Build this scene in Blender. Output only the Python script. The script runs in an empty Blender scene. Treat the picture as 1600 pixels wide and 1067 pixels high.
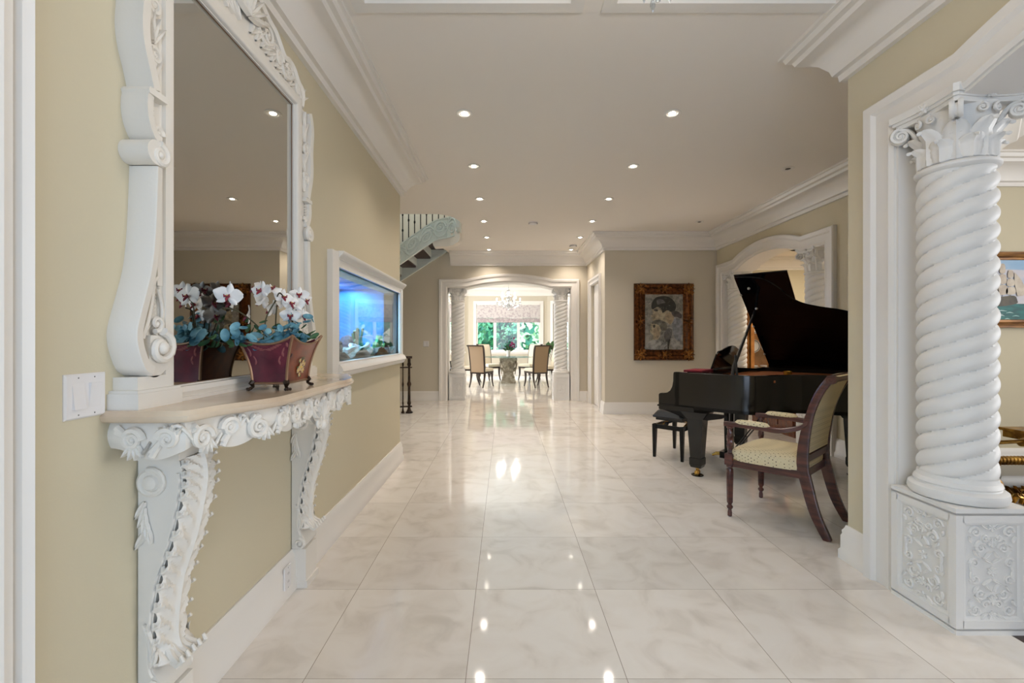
import bpy, bmesh, math, random
from mathutils import Vector, Matrix
R = math.radians
PI = math.pi
random.seed(7)
scn = bpy.context.scene
col = scn.collection

# ------------------------------------------------------------------ camera, world, exposure
cd = bpy.data.cameras.new('camera')
cd.sensor_width = 36.0
cd.lens = 705.0 / 1600 * 36
cd.shift_x = 11.0 / 1600
cd.shift_y = -4.5 / 1600
cd.clip_start = 0.05
cam = bpy.data.objects.new('camera', cd)
col.objects.link(cam)
cam.location = (0, 0, 1.29)
cam.rotation_euler = (R(90), 0, 0)
scn.camera = cam
scn.view_settings.view_transform = 'Standard'
scn.view_settings.look = 'None'
scn.view_settings.exposure = 0.24
scn.view_settings.gamma = 1.0
scn.view_settings.use_curve_mapping = False
scn.cycles.max_bounces = 10
scn.cycles.diffuse_bounces = 5
scn.cycles.glossy_bounces = 5
scn.cycles.transparent_max_bounces = 12
scn.cycles.sample_clamp_indirect = 4.0
scn.cycles.use_denoising = True
scn.cycles.caustics_reflective = False
scn.cycles.caustics_refractive = False

w = bpy.data.worlds.new('world')
scn.world = w
w.use_nodes = True
wn = w.node_tree
bg = wn.nodes['Background']
sky = wn.nodes.new('ShaderNodeTexSky')
sky.sky_type = 'NISHITA'
sky.sun_disc = False
sky.sun_elevation = R(48)
sky.sun_rotation = R(200)
wn.links.new(sky.outputs[0], bg.inputs[0])
bg.inputs[1].default_value = 0.22

def lamp(name, kind, loc, rot, energy, color=(1, 1, 1), **kw):
    l = bpy.data.lights.new(name, kind)
    l.energy = energy
    l.color = color
    for k, v in kw.items():
        setattr(l, k, v)
    o = bpy.data.objects.new(name, l)
    o.location = loc
    o.rotation_euler = rot
    col.objects.link(o)
    return o

lamp('sun', 'SUN', (0, 0, 20), (R(42), 0, R(-20)), 5.5, (1, .96, .88), angle=R(1))
# daylight through the entrance glazing behind the camera
lamp('daylight_entrance', 'AREA', (0.3, -2.1, 1.45), (R(90), 0, 0), 50, (.47, .68, 1), shape='RECTANGLE', size=2.3, size_y=2.4)
# daylight through the dining room bay windows
lamp('daylight_bay', 'AREA', (0.1, 18.6, 4.3), (R(-62), 0, 0), 1500, (.88, .95, 1), shape='RECTANGLE', size=7, size_y=2.6)
lamp('dining_side_fill', 'AREA', (-2.9, 12.6, 1.6), (0, R(-90), 0), 170, (.88, .93, 1), shape='RECTANGLE', size=1.6, size_y=2.2)  # added fill at the left wall, no window there, brightens the dining room
# daylight in the living room
lamp('daylight_living', 'AREA', (6.8, 1.2, 1.8), (0, R(90), 0), 130, (.95, .97, 1), shape='RECTANGLE', size=2.2, size_y=3)
# added overhead fill for the upper stair hall, with no skylight built
lamp('stairwell_fill', 'AREA', (-2.3, 7.9, 5.6), (0, 0, 0), 60, (.8, .92, 1), shape='RECTANGLE', size=2.4, size_y=2.4)

# ------------------------------------------------------------------ helpers
def lin(c):
    return tuple(((x / 255) / 12.92 if x / 255 <= .04045 else ((x / 255 + .055) / 1.055) ** 2.4) for x in c)

def mat(name, c, rough=.5, metal=0, spec=.5, c2=None, nscale=8, bump=0, bscale=60, coat=0, emit=None, estr=0, trans=0, detail=4, stretch=None, ramp=(.35, .65), alpha=1):
    m = bpy.data.materials.new(name)
    m.use_nodes = True
    nt = m.node_tree
    b = nt.nodes['Principled BSDF']
    b.inputs['Base Color'].default_value = (*lin(c), 1)
    b.inputs['Roughness'].default_value = rough
    b.inputs['Metallic'].default_value = metal
    b.inputs['Specular IOR Level'].default_value = spec
    b.inputs['Coat Weight'].default_value = coat
    b.inputs['Coat Roughness'].default_value = .03
    b.inputs['Transmission Weight'].default_value = trans
    if emit:
        b.inputs['Emission Color'].default_value = (*lin(emit), 1)
        b.inputs['Emission Strength'].default_value = estr
    tc = None
    if c2 or bump:
        tc = nt.nodes.new('ShaderNodeTexCoord')
        mp = nt.nodes.new('ShaderNodeMapping')
        if stretch:
            mp.inputs['Scale'].default_value = stretch
        nt.links.new(tc.outputs['Object'], mp.inputs[0])
    if c2:
        n = nt.nodes.new('ShaderNodeTexNoise')
        n.inputs['Scale'].default_value = nscale
        n.inputs['Detail'].default_value = detail
        nt.links.new(mp.outputs[0], n.inputs[0])
        r = nt.nodes.new('ShaderNodeValToRGB')
        r.color_ramp.elements[0].position = ramp[0]
        r.color_ramp.elements[1].position = ramp[1]
        r.color_ramp.elements[0].color = (*lin(c), 1)
        r.color_ramp.elements[1].color = (*lin(c2), 1)
        nt.links.new(n.outputs[0], r.inputs[0])
        nt.links.new(r.outputs[0], b.inputs['Base Color'])
    if bump:
        n = nt.nodes.new('ShaderNodeTexNoise')
        n.inputs['Scale'].default_value = bscale
        n.inputs['Detail'].default_value = 3
        nt.links.new(mp.outputs[0], n.inputs[0])
        bp = nt.nodes.new('ShaderNodeBump')
        bp.inputs['Strength'].default_value = bump
        bp.inputs['Distance'].default_value = .01
        nt.links.new(n.outputs[0], bp.inputs['Height'])
        nt.links.new(bp.outputs[0], b.inputs['Normal'])
    return m

def glass_mat(name, tint=(255, 255, 255), rough=.0, ior=1.5, extra=0.0):
    m = bpy.data.materials.new(name)
    m.use_nodes = True
    nt = m.node_tree
    nt.nodes.clear()
    out = nt.nodes.new('ShaderNodeOutputMaterial')
    t = nt.nodes.new('ShaderNodeBsdfTransparent')
    t.inputs[0].default_value = (*lin(tint), 1)
    g = nt.nodes.new('ShaderNodeBsdfGlossy')
    g.inputs['Roughness'].default_value = rough
    f = nt.nodes.new('ShaderNodeFresnel')
    # same reflectance seen from either side of the pane
    ge = nt.nodes.new('ShaderNodeNewGeometry')
    io = nt.nodes.new('ShaderNodeMapRange')
    io.inputs[3].default_value = ior
    io.inputs[4].default_value = 1 / ior
    nt.links.new(ge.outputs['Backfacing'], io.inputs[0])
    nt.links.new(io.outputs[0], f.inputs[0])
    a = nt.nodes.new('ShaderNodeMath')
    a.operation = 'ADD'
    a.use_clamp = True
    a.inputs[1].default_value = extra
    mx = nt.nodes.new('ShaderNodeMixShader')
    nt.links.new(f.outputs[0], a.inputs[0])
    nt.links.new(a.outputs[0], mx.inputs[0])
    nt.links.new(t.outputs[0], mx.inputs[1])
    nt.links.new(g.outputs[0], mx.inputs[2])
    nt.links.new(mx.outputs[0], out.inputs[0])
    return m

def N(nt, kind, **kw):
    n = nt.nodes.new(kind)
    for k, v in kw.items():
        if k.startswith('i'):
            n.inputs[int(k[1:])].default_value = v
        else:
            setattr(n, k, v)
    return n

def tile_mat():
    m = mat('cream_marble_tile', (224, 216, 206), rough=.06, spec=.55)
    nt = m.node_tree
    b = nt.nodes['Principled BSDF']
    tc = nt.nodes.new('ShaderNodeTexCoord')
    sp = nt.nodes.new('ShaderNodeSeparateXYZ')
    nt.links.new(tc.outputs['Object'], sp.inputs[0])
    fl, ln = [], []
    for ax, o in ((0, .150), (1, -1.71)):
        a = N(nt, 'ShaderNodeMath', operation='ADD', i1=o + 20 * .611)
        nt.links.new(sp.outputs[ax], a.inputs[0])
        d = N(nt, 'ShaderNodeMath', operation='DIVIDE', i1=.611)
        nt.links.new(a.outputs[0], d.inputs[0])
        f = N(nt, 'ShaderNodeMath', operation='FLOOR')
        nt.links.new(d.outputs[0], f.inputs[0])
        fr = N(nt, 'ShaderNodeMath', operation='FRACT')
        nt.links.new(d.outputs[0], fr.inputs[0])
        lt = N(nt, 'ShaderNodeMath', operation='LESS_THAN', i1=.0045 if ax == 0 else .003)
        nt.links.new(fr.outputs[0], lt.inputs[0])
        fl.append(f)
        ln.append(lt)
    mxl = N(nt, 'ShaderNodeMath', operation='MAXIMUM')
    nt.links.new(ln[0].outputs[0], mxl.inputs[0])
    nt.links.new(ln[1].outputs[0], mxl.inputs[1])
    cb = nt.nodes.new('ShaderNodeCombineXYZ')
    nt.links.new(fl[0].outputs[0], cb.inputs[0])
    nt.links.new(fl[1].outputs[0], cb.inputs[1])
    wn_ = nt.nodes.new('ShaderNodeTexWhiteNoise')
    nt.links.new(cb.outputs[0], wn_.inputs[0])
    off = N(nt, 'ShaderNodeVectorMath', operation='MULTIPLY_ADD')
    off.inputs[1].default_value = (9, 9, 9)
    nt.links.new(wn_.outputs['Color'], off.inputs[0])
    nt.links.new(tc.outputs['Object'], off.inputs[2])
    n1 = N(nt, 'ShaderNodeTexNoise')
    n1.inputs['Scale'].default_value = 5
    n1.inputs['Detail'].default_value = 9
    n1.inputs['Distortion'].default_value = .8
    nt.links.new(off.outputs[0], n1.inputs[0])
    r = nt.nodes.new('ShaderNodeValToRGB')
    e = r.color_ramp.elements
    e[0].position, e[0].color = .28, (*lin((206, 197, 186)), 1)
    e[1].position, e[1].color = .60, (*lin((226, 219, 210)), 1)
    x = e.new(.47)
    x.color = (*lin((222, 214, 204)), 1)
    nt.links.new(n1.outputs[0], r.inputs[0])
    mr = N(nt, 'ShaderNodeMapRange')
    mr.inputs[3].default_value = .94
    mr.inputs[4].default_value = 1.04
    nt.links.new(wn_.outputs['Value'], mr.inputs[0])
    mu = N(nt, 'ShaderNodeVectorMath', operation='SCALE')
    nt.links.new(r.outputs[0], mu.inputs[0])
    nt.links.new(mr.outputs[0], mu.inputs['Scale'])
    mx = nt.nodes.new('ShaderNodeMix')
    mx.data_type = 'RGBA'
    nt.links.new(mxl.outputs[0], mx.inputs[0])
    nt.links.new(mu.outputs[0], mx.inputs[6])
    mx.inputs[7].default_value = (*lin((150, 138, 124)), 1)
    nt.links.new(mx.outputs[2], b.inputs['Base Color'])
    return m

def fabric_mat(name, base, dot, scale=60, stripe=None):
    m = mat(name, base, rough=.85, spec=.2)
    nt = m.node_tree
    b = nt.nodes['Principled BSDF']
    tc = nt.nodes.new('ShaderNodeTexCoord')
    mp = nt.nodes.new('ShaderNodeMapping')
    mp.inputs['Rotation'].default_value = (R(35), R(35), R(45))
    nt.links.new(tc.outputs['Object'], mp.inputs[0])
    v = nt.nodes.new('ShaderNodeTexVoronoi')
    v.inputs['Scale'].default_value = scale
    v.inputs['Randomness'].default_value = .0
    nt.links.new(mp.outputs[0], v.inputs[0])
    r = nt.nodes.new('ShaderNodeValToRGB')
    e = r.color_ramp.elements
    e[0].position, e[0].color = .16, (*lin(dot), 1)
    e[1].position, e[1].color = .30, (*lin(base), 1)
    nt.links.new(v.outputs['Distance'], r.inputs[0])
    nt.links.new(r.outputs[0], b.inputs['Base Color'])
    return m

M = {}
M['wall'] = mat('cream_wall_paint', (206, 196, 170), rough=.75, spec=.25, bump=.05, bscale=180)
M['wall_grey'] = mat('greige_wall_paint', (205, 196, 178), rough=.75, spec=.25)
M['ceil'] = mat('ceiling_paint', (238, 231, 222), rough=.85, spec=.2)
M['trim'] = mat('white_trim_paint', (232, 227, 220), rough=.42, spec=.4)
M['plaster'] = mat('white_plaster', (232, 229, 224), rough=.5, spec=.4, bump=.06, bscale=120)
M['carve'] = mat('carved_white_lacquer', (230, 224, 214), rough=.42, spec=.4, bump=.04, bscale=90)
M['tile'] = tile_mat()
M['wood_floor'] = mat('dark_wood_floor', (70, 44, 30), rough=.3, c2=(45, 27, 18), nscale=3, stretch=(1, 12, 1))
M['table_marble'] = mat('beige_marble_top', (222, 204, 180), rough=.12, c2=(190, 165, 140), nscale=3, detail=8, ramp=(.4, .75))
M['mirror'] = mat('mirror_silver', (205, 203, 196), rough=.0, metal=1)
M['black'] = mat('black_piano_lacquer', (7, 6, 7), rough=.06, spec=.28, coat=.0)
M['black_case'] = mat('black_brown_piano_case', (27, 24, 21), rough=.14, spec=.5)
M['black_satin'] = mat('black_satin', (14, 13, 13), rough=.35)
M['leather'] = mat('black_leather', (16, 16, 19), rough=.38, bump=.15, bscale=160)
M['brass'] = mat('brass', (205, 160, 80), rough=.22, metal=1)
M['gold'] = mat('antique_gilding', (184, 142, 66), rough=.33, metal=.85, c2=(112, 78, 34), nscale=14)
M['gilt_frame'] = mat('bronze_gilt_frame', (122, 76, 40), rough=.25, metal=.8, c2=(62, 34, 18), nscale=24, bump=.3, bscale=30)
M['gilt_carve'] = mat('bronze_gilt_carving', (176, 124, 64), rough=.28, metal=.8, c2=(90, 52, 26), nscale=26)
M['soundboard'] = mat('orange_spruce', (176, 100, 52), rough=.25, c2=(140, 72, 34), nscale=4, stretch=(1, 12, 1), coat=.0, spec=.2)
M['plate'] = mat('gold_iron_plate', (140, 82, 44), rough=.6, metal=.0, spec=.2)
M['ivory'] = mat('ivory_keys', (235, 232, 222), rough=.2)
M['red'] = mat('burgundy_felt', (120, 18, 32), rough=.9)
M['mahogany'] = mat('mahogany', (92, 48, 40), rough=.28, c2=(58, 30, 28), nscale=6, stretch=(1, 1, 8), coat=.3)
M['darkwood'] = mat('espresso_wood', (42, 26, 20), rough=.28, coat=.3)
M['redwood'] = mat('red_brown_wood', (120, 62, 34), rough=.25, c2=(86, 42, 24), nscale=5, stretch=(1, 8, 1), coat=.4)
M['honey'] = mat('honey_wood', (176, 118, 60), rough=.3, c2=(140, 88, 40), nscale=6)
M['fabric'] = fabric_mat('cream_dotted_fabric', (214, 200, 164), (96, 78, 72), 62)
M['chair_cream'] = mat('cream_upholstery', (222, 210, 188), rough=.8)
M['chair_tan'] = mat('tan_back_upholstery', (160, 137, 110), rough=.8)
M['iron'] = mat('black_iron', (22, 20, 19), rough=.45, metal=.5)
M['bronze'] = mat('dark_bronze', (70, 52, 38), rough=.4, metal=.6, c2=(36, 26, 20), nscale=20)
M['stair_white'] = mat('stair_plaster_blue_white', (222, 230, 226), rough=.6)
M['tread'] = mat('dark_walnut_tread', (56, 34, 28), rough=.5)
M['glass'] = glass_mat('clear_glass')
M['tank_glass'] = glass_mat('aquarium_glass', (235, 245, 250), ior=1.6)
M['crystal'] = glass_mat('crystal', (235, 238, 240), ior=1.9, extra=.12)
M['table_glass'] = glass_mat('table_glass', (210, 228, 226), ior=1.5)
M['lampon'] = mat('lit_bulb', (255, 250, 240), emit=(255, 244, 225), estr=26)
M['lampsoft'] = mat('lit_candle_bulb', (255, 250, 240), emit=(255, 246, 232), estr=12)
M['lampoff'] = mat('unlit_bulb', (70, 66, 60), rough=.3)
M['nickel'] = mat('satin_nickel', (190, 186, 180), rough=.3, metal=.9)
M['plastic'] = mat('white_plastic', (228, 224, 222), rough=.3)
M['plastic_grey'] = mat('grey_slots', (120, 116, 112), rough=.5)
M['stone'] = mat('carved_limestone', (186, 176, 160), rough=.7, c2=(140, 128, 110), nscale=12, bump=.2, bscale=60)
M['wine'] = mat('wine_red_tole', (112, 38, 58), rough=.3, c2=(78, 22, 44), nscale=14, coat=.3)
M['russet'] = mat('russet_tole', (128, 58, 28), rough=.3, c2=(92, 36, 18), nscale=18, coat=.0)
M['pewter'] = mat('aged_gilt_edge', (150, 118, 92), rough=.35, metal=.6)
M['petal'] = mat('white_petal', (240, 236, 230), rough=.5)
M['lip'] = mat('burgundy_orchid_lip', (128, 26, 46), rough=.5)
M['yellow'] = mat('pale_yellow', (226, 190, 90), rough=.5)
M['stem'] = mat('olive_stem', (62, 58, 34), rough=.6)
M['euc'] = mat('teal_eucalyptus', (70, 126, 146), rough=.55, c2=(130, 178, 186), nscale=22)
M['leaf'] = mat('green_leaf', (40, 78, 44), rough=.5, c2=(74, 116, 70), nscale=20)
M['water_blue'] = mat('aquarium_blue', (16, 110, 176), rough=.6, c2=(40, 150, 205), nscale=4)
M['gravel'] = mat('aquarium_gravel', (150, 140, 130), rough=.8, c2=(90, 84, 80), nscale=60)
M['coral_green'] = mat('green_coral', (70, 160, 100), rough=.6, c2=(150, 220, 150), nscale=30)
M['coral_white'] = mat('white_coral', (214, 216, 220), rough=.7)
M['rock'] = mat('dark_rock', (56, 50, 58), rough=.9, c2=(100, 86, 110), nscale=20)
M['shade'] = mat('floral_shade_fabric', (204, 197, 194), rough=.9, c2=(180, 168, 170), nscale=14, detail=6, ramp=(.5, .6))
M['shade_band'] = mat('floral_shade_border', (190, 180, 178), rough=.9, c2=(160, 145, 148), nscale=22)
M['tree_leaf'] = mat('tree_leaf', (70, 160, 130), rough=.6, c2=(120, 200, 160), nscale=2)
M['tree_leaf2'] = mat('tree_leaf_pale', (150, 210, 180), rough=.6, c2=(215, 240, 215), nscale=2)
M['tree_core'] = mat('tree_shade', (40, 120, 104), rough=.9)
M['bark'] = mat('bark', (110, 104, 96), rough=.9)
M['lawn'] = mat('lawn', (70, 120, 60), rough=.95, c2=(90, 140, 76), nscale=3)
M['cushion'] = mat('grey_silk', (170, 166, 160), rough=.5)
M['ceramic'] = mat('white_ceramic', (228, 226, 222), rough=.2)
M['purple'] = mat('magenta_petal', (120, 30, 84), rough=.5)
M['amber'] = mat('amber_glass_gold', (196, 140, 50), rough=.15, metal=.7)

class MB:
    def __init__(s):
        s.v, s.f, s.m = [], [], []
    def add(s, vs, fs, mi=0):
        n = len(s.v)
        s.v += [tuple(p) for p in vs]
        s.f += [tuple(i + n for i in f) for f in fs]
        s.m += [mi] * len(fs)
        return s
    def box(s, x0, x1, y0, y1, z0, z1, mi=0):
        vs = [(x, y, z) for z in (z0, z1) for y in (y0, y1) for x in (x0, x1)]
        return s.add(vs, [(0, 2, 3, 1), (4, 5, 7, 6), (0, 1, 5, 4), (2, 6, 7, 3), (0, 4, 6, 2), (1, 3, 7, 5)], mi)
    def taper(s, c0, s0, c1, s1, mi=0):
        # tapered square bar between two horizontal rectangles: centre, (half x, half y)
        vs = []
        for c, h in ((c0, s0), (c1, s1)):
            for dx, dy in ((-1, -1), (1, -1), (1, 1), (-1, 1)):
                vs.append((c[0] + dx * h[0], c[1] + dy * h[1], c[2]))
        return s.add(vs, [(3, 2, 1, 0), (4, 5, 6, 7), (0, 1, 5, 4), (1, 2, 6, 5), (2, 3, 7, 6), (3, 0, 4, 7)], mi)
    def rings(s, rs, cap=True, mi=0, closed=False):
        n = len(rs[0])
        vs = [p for r in rs for p in r]
        fs = []
        k = len(rs)
        for i in range(k if closed else k - 1):
            j = (i + 1) % k
            for a in range(n):
                b = (a + 1) % n
                fs.append((i * n + a, i * n + b, j * n + b, j * n + a))
        if cap and not closed:
            fs.append(tuple(range(n - 1, -1, -1)))
            fs.append(tuple((k - 1) * n + a for a in range(n)))
        return s.add(vs, fs, mi)
    def grid(s, rows, mi=0):
        n = len(rows[0])
        vs = [p for r in rows for p in r]
        fs = [(i * n + a, i * n + a + 1, (i + 1) * n + a + 1, (i + 1) * n + a) for i in range(len(rows) - 1) for a in range(n - 1)]
        return s.add(vs, fs, mi)
    def tube(s, pts, rad, n=8, mi=0, closed=False, flat=None):
        pts = [Vector(p) for p in pts]
        k = len(pts)
        if not hasattr(rad, '__len__'):
            rad = [rad] * k
        rs = []
        up = None
        for i in range(k):
            if closed:
                t = pts[(i + 1) % k] - pts[i - 1]
            else:
                t = pts[min(i + 1, k - 1)] - pts[max(i - 1, 0)]
            if t.length < 1e-9:
                t = Vector((0, 0, 1))
            t.normalize()
            if up is None:
                up = Vector((0, 0, 1)) if abs(t.z) < .9 else Vector((1, 0, 0))
                up = (up - t * up.dot(t)).normalized()
            else:
                u2 = up - t * up.dot(t)
                up = u2.normalized() if u2.length > 1e-6 else up
            sd = t.cross(up)
            rs.append([tuple(pts[i] + (up * math.cos(2 * PI * a / n) + sd * math.sin(2 * PI * a / n)) * rad[i]) for a in range(n)])
        return s.rings(rs, True, mi, closed)
    def lathe(s, prof, c=(0, 0, 0), n=24, mi=0):
        rs = [[(c[0] + r * math.cos(2 * PI * a / n), c[1] + r * math.sin(2 * PI * a / n), c[2] + z) for a in range(n)] for r, z in prof]
        return s.rings(rs, True, mi)
    def prism(s, poly, F, c0, c1, mi=0):
        n = len(poly)
        vs = [F(a, b, c0) for a, b in poly] + [F(a, b, c1) for a, b in poly]
        fs = [tuple(range(n)), tuple(range(2 * n - 1, n - 1, -1))] + [(i, (i + 1) % n, n + (i + 1) % n, n + i) for i in range(n)]
        return s.add(vs, fs, mi)
    def ball(s, c, r, n=10, m=6, mi=0):
        if not hasattr(r, '__len__'):
            r = (r, r, r)
        rs = []
        for i in range(m + 1):
            t = PI * i / m
            q = max(math.sin(t), .02)
            rs.append([(c[0] + r[0] * q * math.cos(2 * PI * a / n), c[1] + r[1] * q * math.sin(2 * PI * a / n), c[2] - r[2] * math.cos(t)) for a in range(n)])
        return s.rings(rs, True, mi)
    def sweep(s, path, prof, F, closed=False, mi=0, cprof=True):
        ns = miters(path, closed)
        rs = [[F(p[0] + n_[0] * w_, p[1] + n_[1] * w_, c) for w_, c in prof] for p, n_ in zip(path, ns)]
        if cprof:
            return s.rings(rs, True, mi, closed)
        return s.grid(rs, mi)
    def xf(s, mtx):
        s.v = [tuple(mtx @ Vector(p)) for p in s.v]
        return s
    def build(s, name, mats, parent=None, loc=(0, 0, 0), rotz=0, angle=38, **tags):
        me = bpy.data.meshes.new(name)
        me.from_pydata(s.v, [], s.f)
        if not isinstance(mats, (list, tuple)):
            mats = [mats]
        for m_ in mats:
            me.materials.append(m_)
        me.polygons.foreach_set('material_index', s.m)
        bm = bmesh.new()
        bm.from_mesh(me)
        bmesh.ops.recalc_face_normals(bm, faces=bm.faces)
        bm.to_mesh(me)
        bm.free()
        me.polygons.foreach_set('use_smooth', [True] * len(me.polygons))
        me.set_sharp_from_angle(angle=R(angle))
        o = bpy.data.objects.new(name, me)
        col.objects.link(o)
        o.location = loc
        o.rotation_euler = (0, 0, rotz)
        if parent:
            o.parent = parent
        for k, v in tags.items():
            o[k] = v
        return o

def miters(path, closed=False):
    k = len(path)
    out = []
    for i in range(k):
        p = path[i]
        a = path[i - 1] if (i > 0 or closed) else None
        b = path[(i + 1) % k] if (i < k - 1 or closed) else None
        def nrm(u, v):
            dx, dy = v[0] - u[0], v[1] - u[1]
            l = math.hypot(dx, dy) or 1
            return (-dy / l, dx / l)
        if a is None:
            out.append(nrm(p, b))
        elif b is None:
            out.append(nrm(a, p))
        else:
            n1, n2 = nrm(a, p), nrm(p, b)
            mx, my = n1[0] + n2[0], n1[1] + n2[1]
            d = mx * n1[0] + my * n1[1]
            if d < .25:
                d = .25
            out.append((mx / d, my / d))
    return out

def crom(pts, n=6, closed=False):
    out = []
    k = len(pts)
    for i in range(k if closed else k - 1):
        if closed:
            p = [pts[(i + j) % k] for j in (-1, 0, 1, 2)]
        else:
            p = [pts[max(i - 1, 0)], pts[i], pts[i + 1], pts[min(i + 2, k - 1)]]
        for q in range(n):
            t = q / n
            out.append(tuple(.5 * (2 * b + (c - a) * t + (2 * a - 5 * b + 4 * c - d) * t * t + (3 * b - a - 3 * c + d) * t ** 3) for a, b, c, d in zip(*p)))
    if not closed:
        out.append(tuple(pts[-1]))
    return out

XY = lambda a, b, c: (a, b, c)              # plan path, c height
YZ = lambda a, b, c: (c, a, b)              # wall parallel to depth
XZ = lambda a, b, c: (a, c, b)              # wall across the view

def thing(name, label, cat, loc=(0, 0, 0), rotz=0, group=None, kind=None):
    o = bpy.data.objects.new(name, None)
    col.objects.link(o)
    o.empty_display_size = .1
    o.location = loc
    o.rotation_euler = (0, 0, rotz)
    o['label'] = label
    o['category'] = cat
    if group:
        o['group'] = group
    if kind:
        o['kind'] = kind
    return o

def dup(root, loc, rotz, label=None, group=None):
    r = root.copy()
    col.objects.link(r)
    r.location = loc
    r.rotation_euler = (0, 0, rotz)
    if label:
        r['label'] = label
    if group:
        r['group'] = group
    for ch in list(root.children):
        c = ch.copy()
        col.objects.link(c)
        c.parent = r
        for g in list(ch.children):
            d = g.copy()
            col.objects.link(d)
            d.parent = c
    return r

def struct(mb, name, mats, label, **k):
    return mb.build(name, mats, kind='structure', label=label, category=name.split('_')[0], **k)

# carved ornament: spirals, strands and leaflets laid on a surface F(a, b, c)
def spiral(mb, F, a, b, r, turns=1.6, start=0, sgn=1, t0=.012, t1=.005, c=0, n=6, mi=0, eye=True, seg=14):
    k = max(8, int(turns * seg))
    pts, rad = [], []
    for i in range(k + 1):
        u = i / k
        th = start + sgn * u * turns * 2 * PI
        rr = r * (1 - .82 * u)
        pts.append(F(a + rr * math.cos(th), b + rr * math.sin(th), c))
        rad.append(t0 + (t1 - t0) * u)
    mb.tube(pts, rad, n, mi)
    if eye:
        mb.ball(F(a, b, c), max(t1 * 1.6, r * .2), 8, 5, mi)

def strand(mb, F, pts, t0=.01, t1=.004, c=0, n=6, mi=0, k=5):
    q = crom(pts, k)
    m = len(q)
    mb.tube([F(p[0], p[1], (p[2] if len(p) > 2 else 0) + c) for p in q], [t0 + (t1 - t0) * i / (m - 1) for i in range(m)], n, mi)

def leaflet(mb, F, a, b, ang, ln, wd, th=.01, c=0, mi=0, curl=0):
    # lens-shaped ridge from (a,b) along ang
    rows = []
    for i in range(7):
        u = i / 6
        an = ang + curl * u
        ca, cb = a + ln * u * math.cos(an), b + ln * u * math.sin(an)
        ww = wd * math.sin(PI * (u * .85 + .12)) * .5
        hh = th * (1 - .3 * u) + (th * .9 * u * u)
        px, py = -math.sin(an), math.cos(an)
        rows.append([F(ca + px * ww * s_, cb + py * ww * s_, c + hh * h_) for s_, h_ in ((-1, 0), (-.5, .8), (0, .55), (.5, .8), (1, 0))])
    mb.grid(rows, mi)
# ------------------------------------------------------------------ room shell
C = 3.07
XL, XR = -1.11, 2.0
floor_poly = [(-4, -2.3), (2.2, -2.3), (2.2, 2.6), (2.7, 2.6), (4.1, 4.0), (4.1, 4.6), (9, 4.6), (9, 10), (3.2, 10), (3.2, 16.2), (-3, 16.2), (-3, 9.75), (-4, 9.75)]
struct(MB().prism(floor_poly, XY, -.12, 0), 'floor', M['tile'], 'polished cream marble tile floor of the hall')
struct(MB().prism([(2.2, -2.3), (8, -2.3), (8, 4.6), (4.1, 4.6), (4.1, 4.0), (2.7, 2.6), (2.2, 2.6)], XY, -.12, 0), 'floor_living', M['wood_floor'], 'dark wood floor of the room on the right')

def slab(mb, xs, ys, z0, z1, skip):
    for i in range(len(xs) - 1):
        for j in range(len(ys) - 1):
            cx, cy = (xs[i] + xs[i + 1]) / 2, (ys[j] + ys[j + 1]) / 2
            if not any(a < cx < b and c < cy < d for a, b, c, d in skip):
                mb.box(xs[i], xs[i + 1], ys[j], ys[j + 1], z0, z1)
coffers = [(-.79, .40, .1, 2.43), (.54, 1.80, .1, 2.43)]
tray = (4.9, 7.4, 6.0, 9.1)
mb = MB()
slab(mb, [-4, -.79, -.5, .40, .54, 1.80, 4.9, 7.4, 9], [-2.3, .1, 2.43, 6.0, 6.45, 9.1, 9.38, 16.3], C, C + .2,
     coffers + [tray, (-4, -.5, 6.45, 9.38), (-4, -.5, 9.1, 9.38)])
mb.box(-.79, .40, .1, 2.43, C + .07, C + .2)
mb.box(.54, 1.80, .1, 2.43, C + .07, C + .2)
hole = [(-.95, 6.45), (-.80, 6.56), (-.71, 6.75), (-.67, 7.0), (-.69, 7.22), (-.78, 7.4), (-.95, 7.52), (-1.2, 7.6), (-1.3, 7.9), (-1.3, 8.4), (-1.16, 9.38)]
mb.prism([(-.5, 6.45)] + hole + [(-.5, 9.38)], XY, C, C + .2)
struct(mb, 'ceiling', M['ceil'], 'smooth off-white ceiling with shallow coffers and recessed lights')
mb = MB()
mb.box(4.9, 7.4, 6.0, 9.1, C + .35, C + .42)
for b in ((4.82, 4.9, 5.92, 9.18), (7.4, 7.48, 5.92, 9.18), (4.9, 7.4, 5.92, 6.0), (4.9, 7.4, 9.1, 9.18)):
    mb.box(b[0], b[1], b[2], b[3], C, C + .42)
struct(mb, 'ceiling_tray', M['ceil'], 'lit tray recess in the ceiling of the side room')
lamp('cove_lamp', 'AREA', (6.15, 7.55, C + .05), (R(180), 0, 0), 45, (1, .93, .8), shape='RECTANGLE', size=1.9, size_y=2.4)
lamp('side_room_lamp', 'AREA', (6.3, 7.2, C - .02), (0, 0, 0), 60, (1, .93, .82), shape='RECTANGLE', size=1.6, size_y=1.6)

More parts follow.
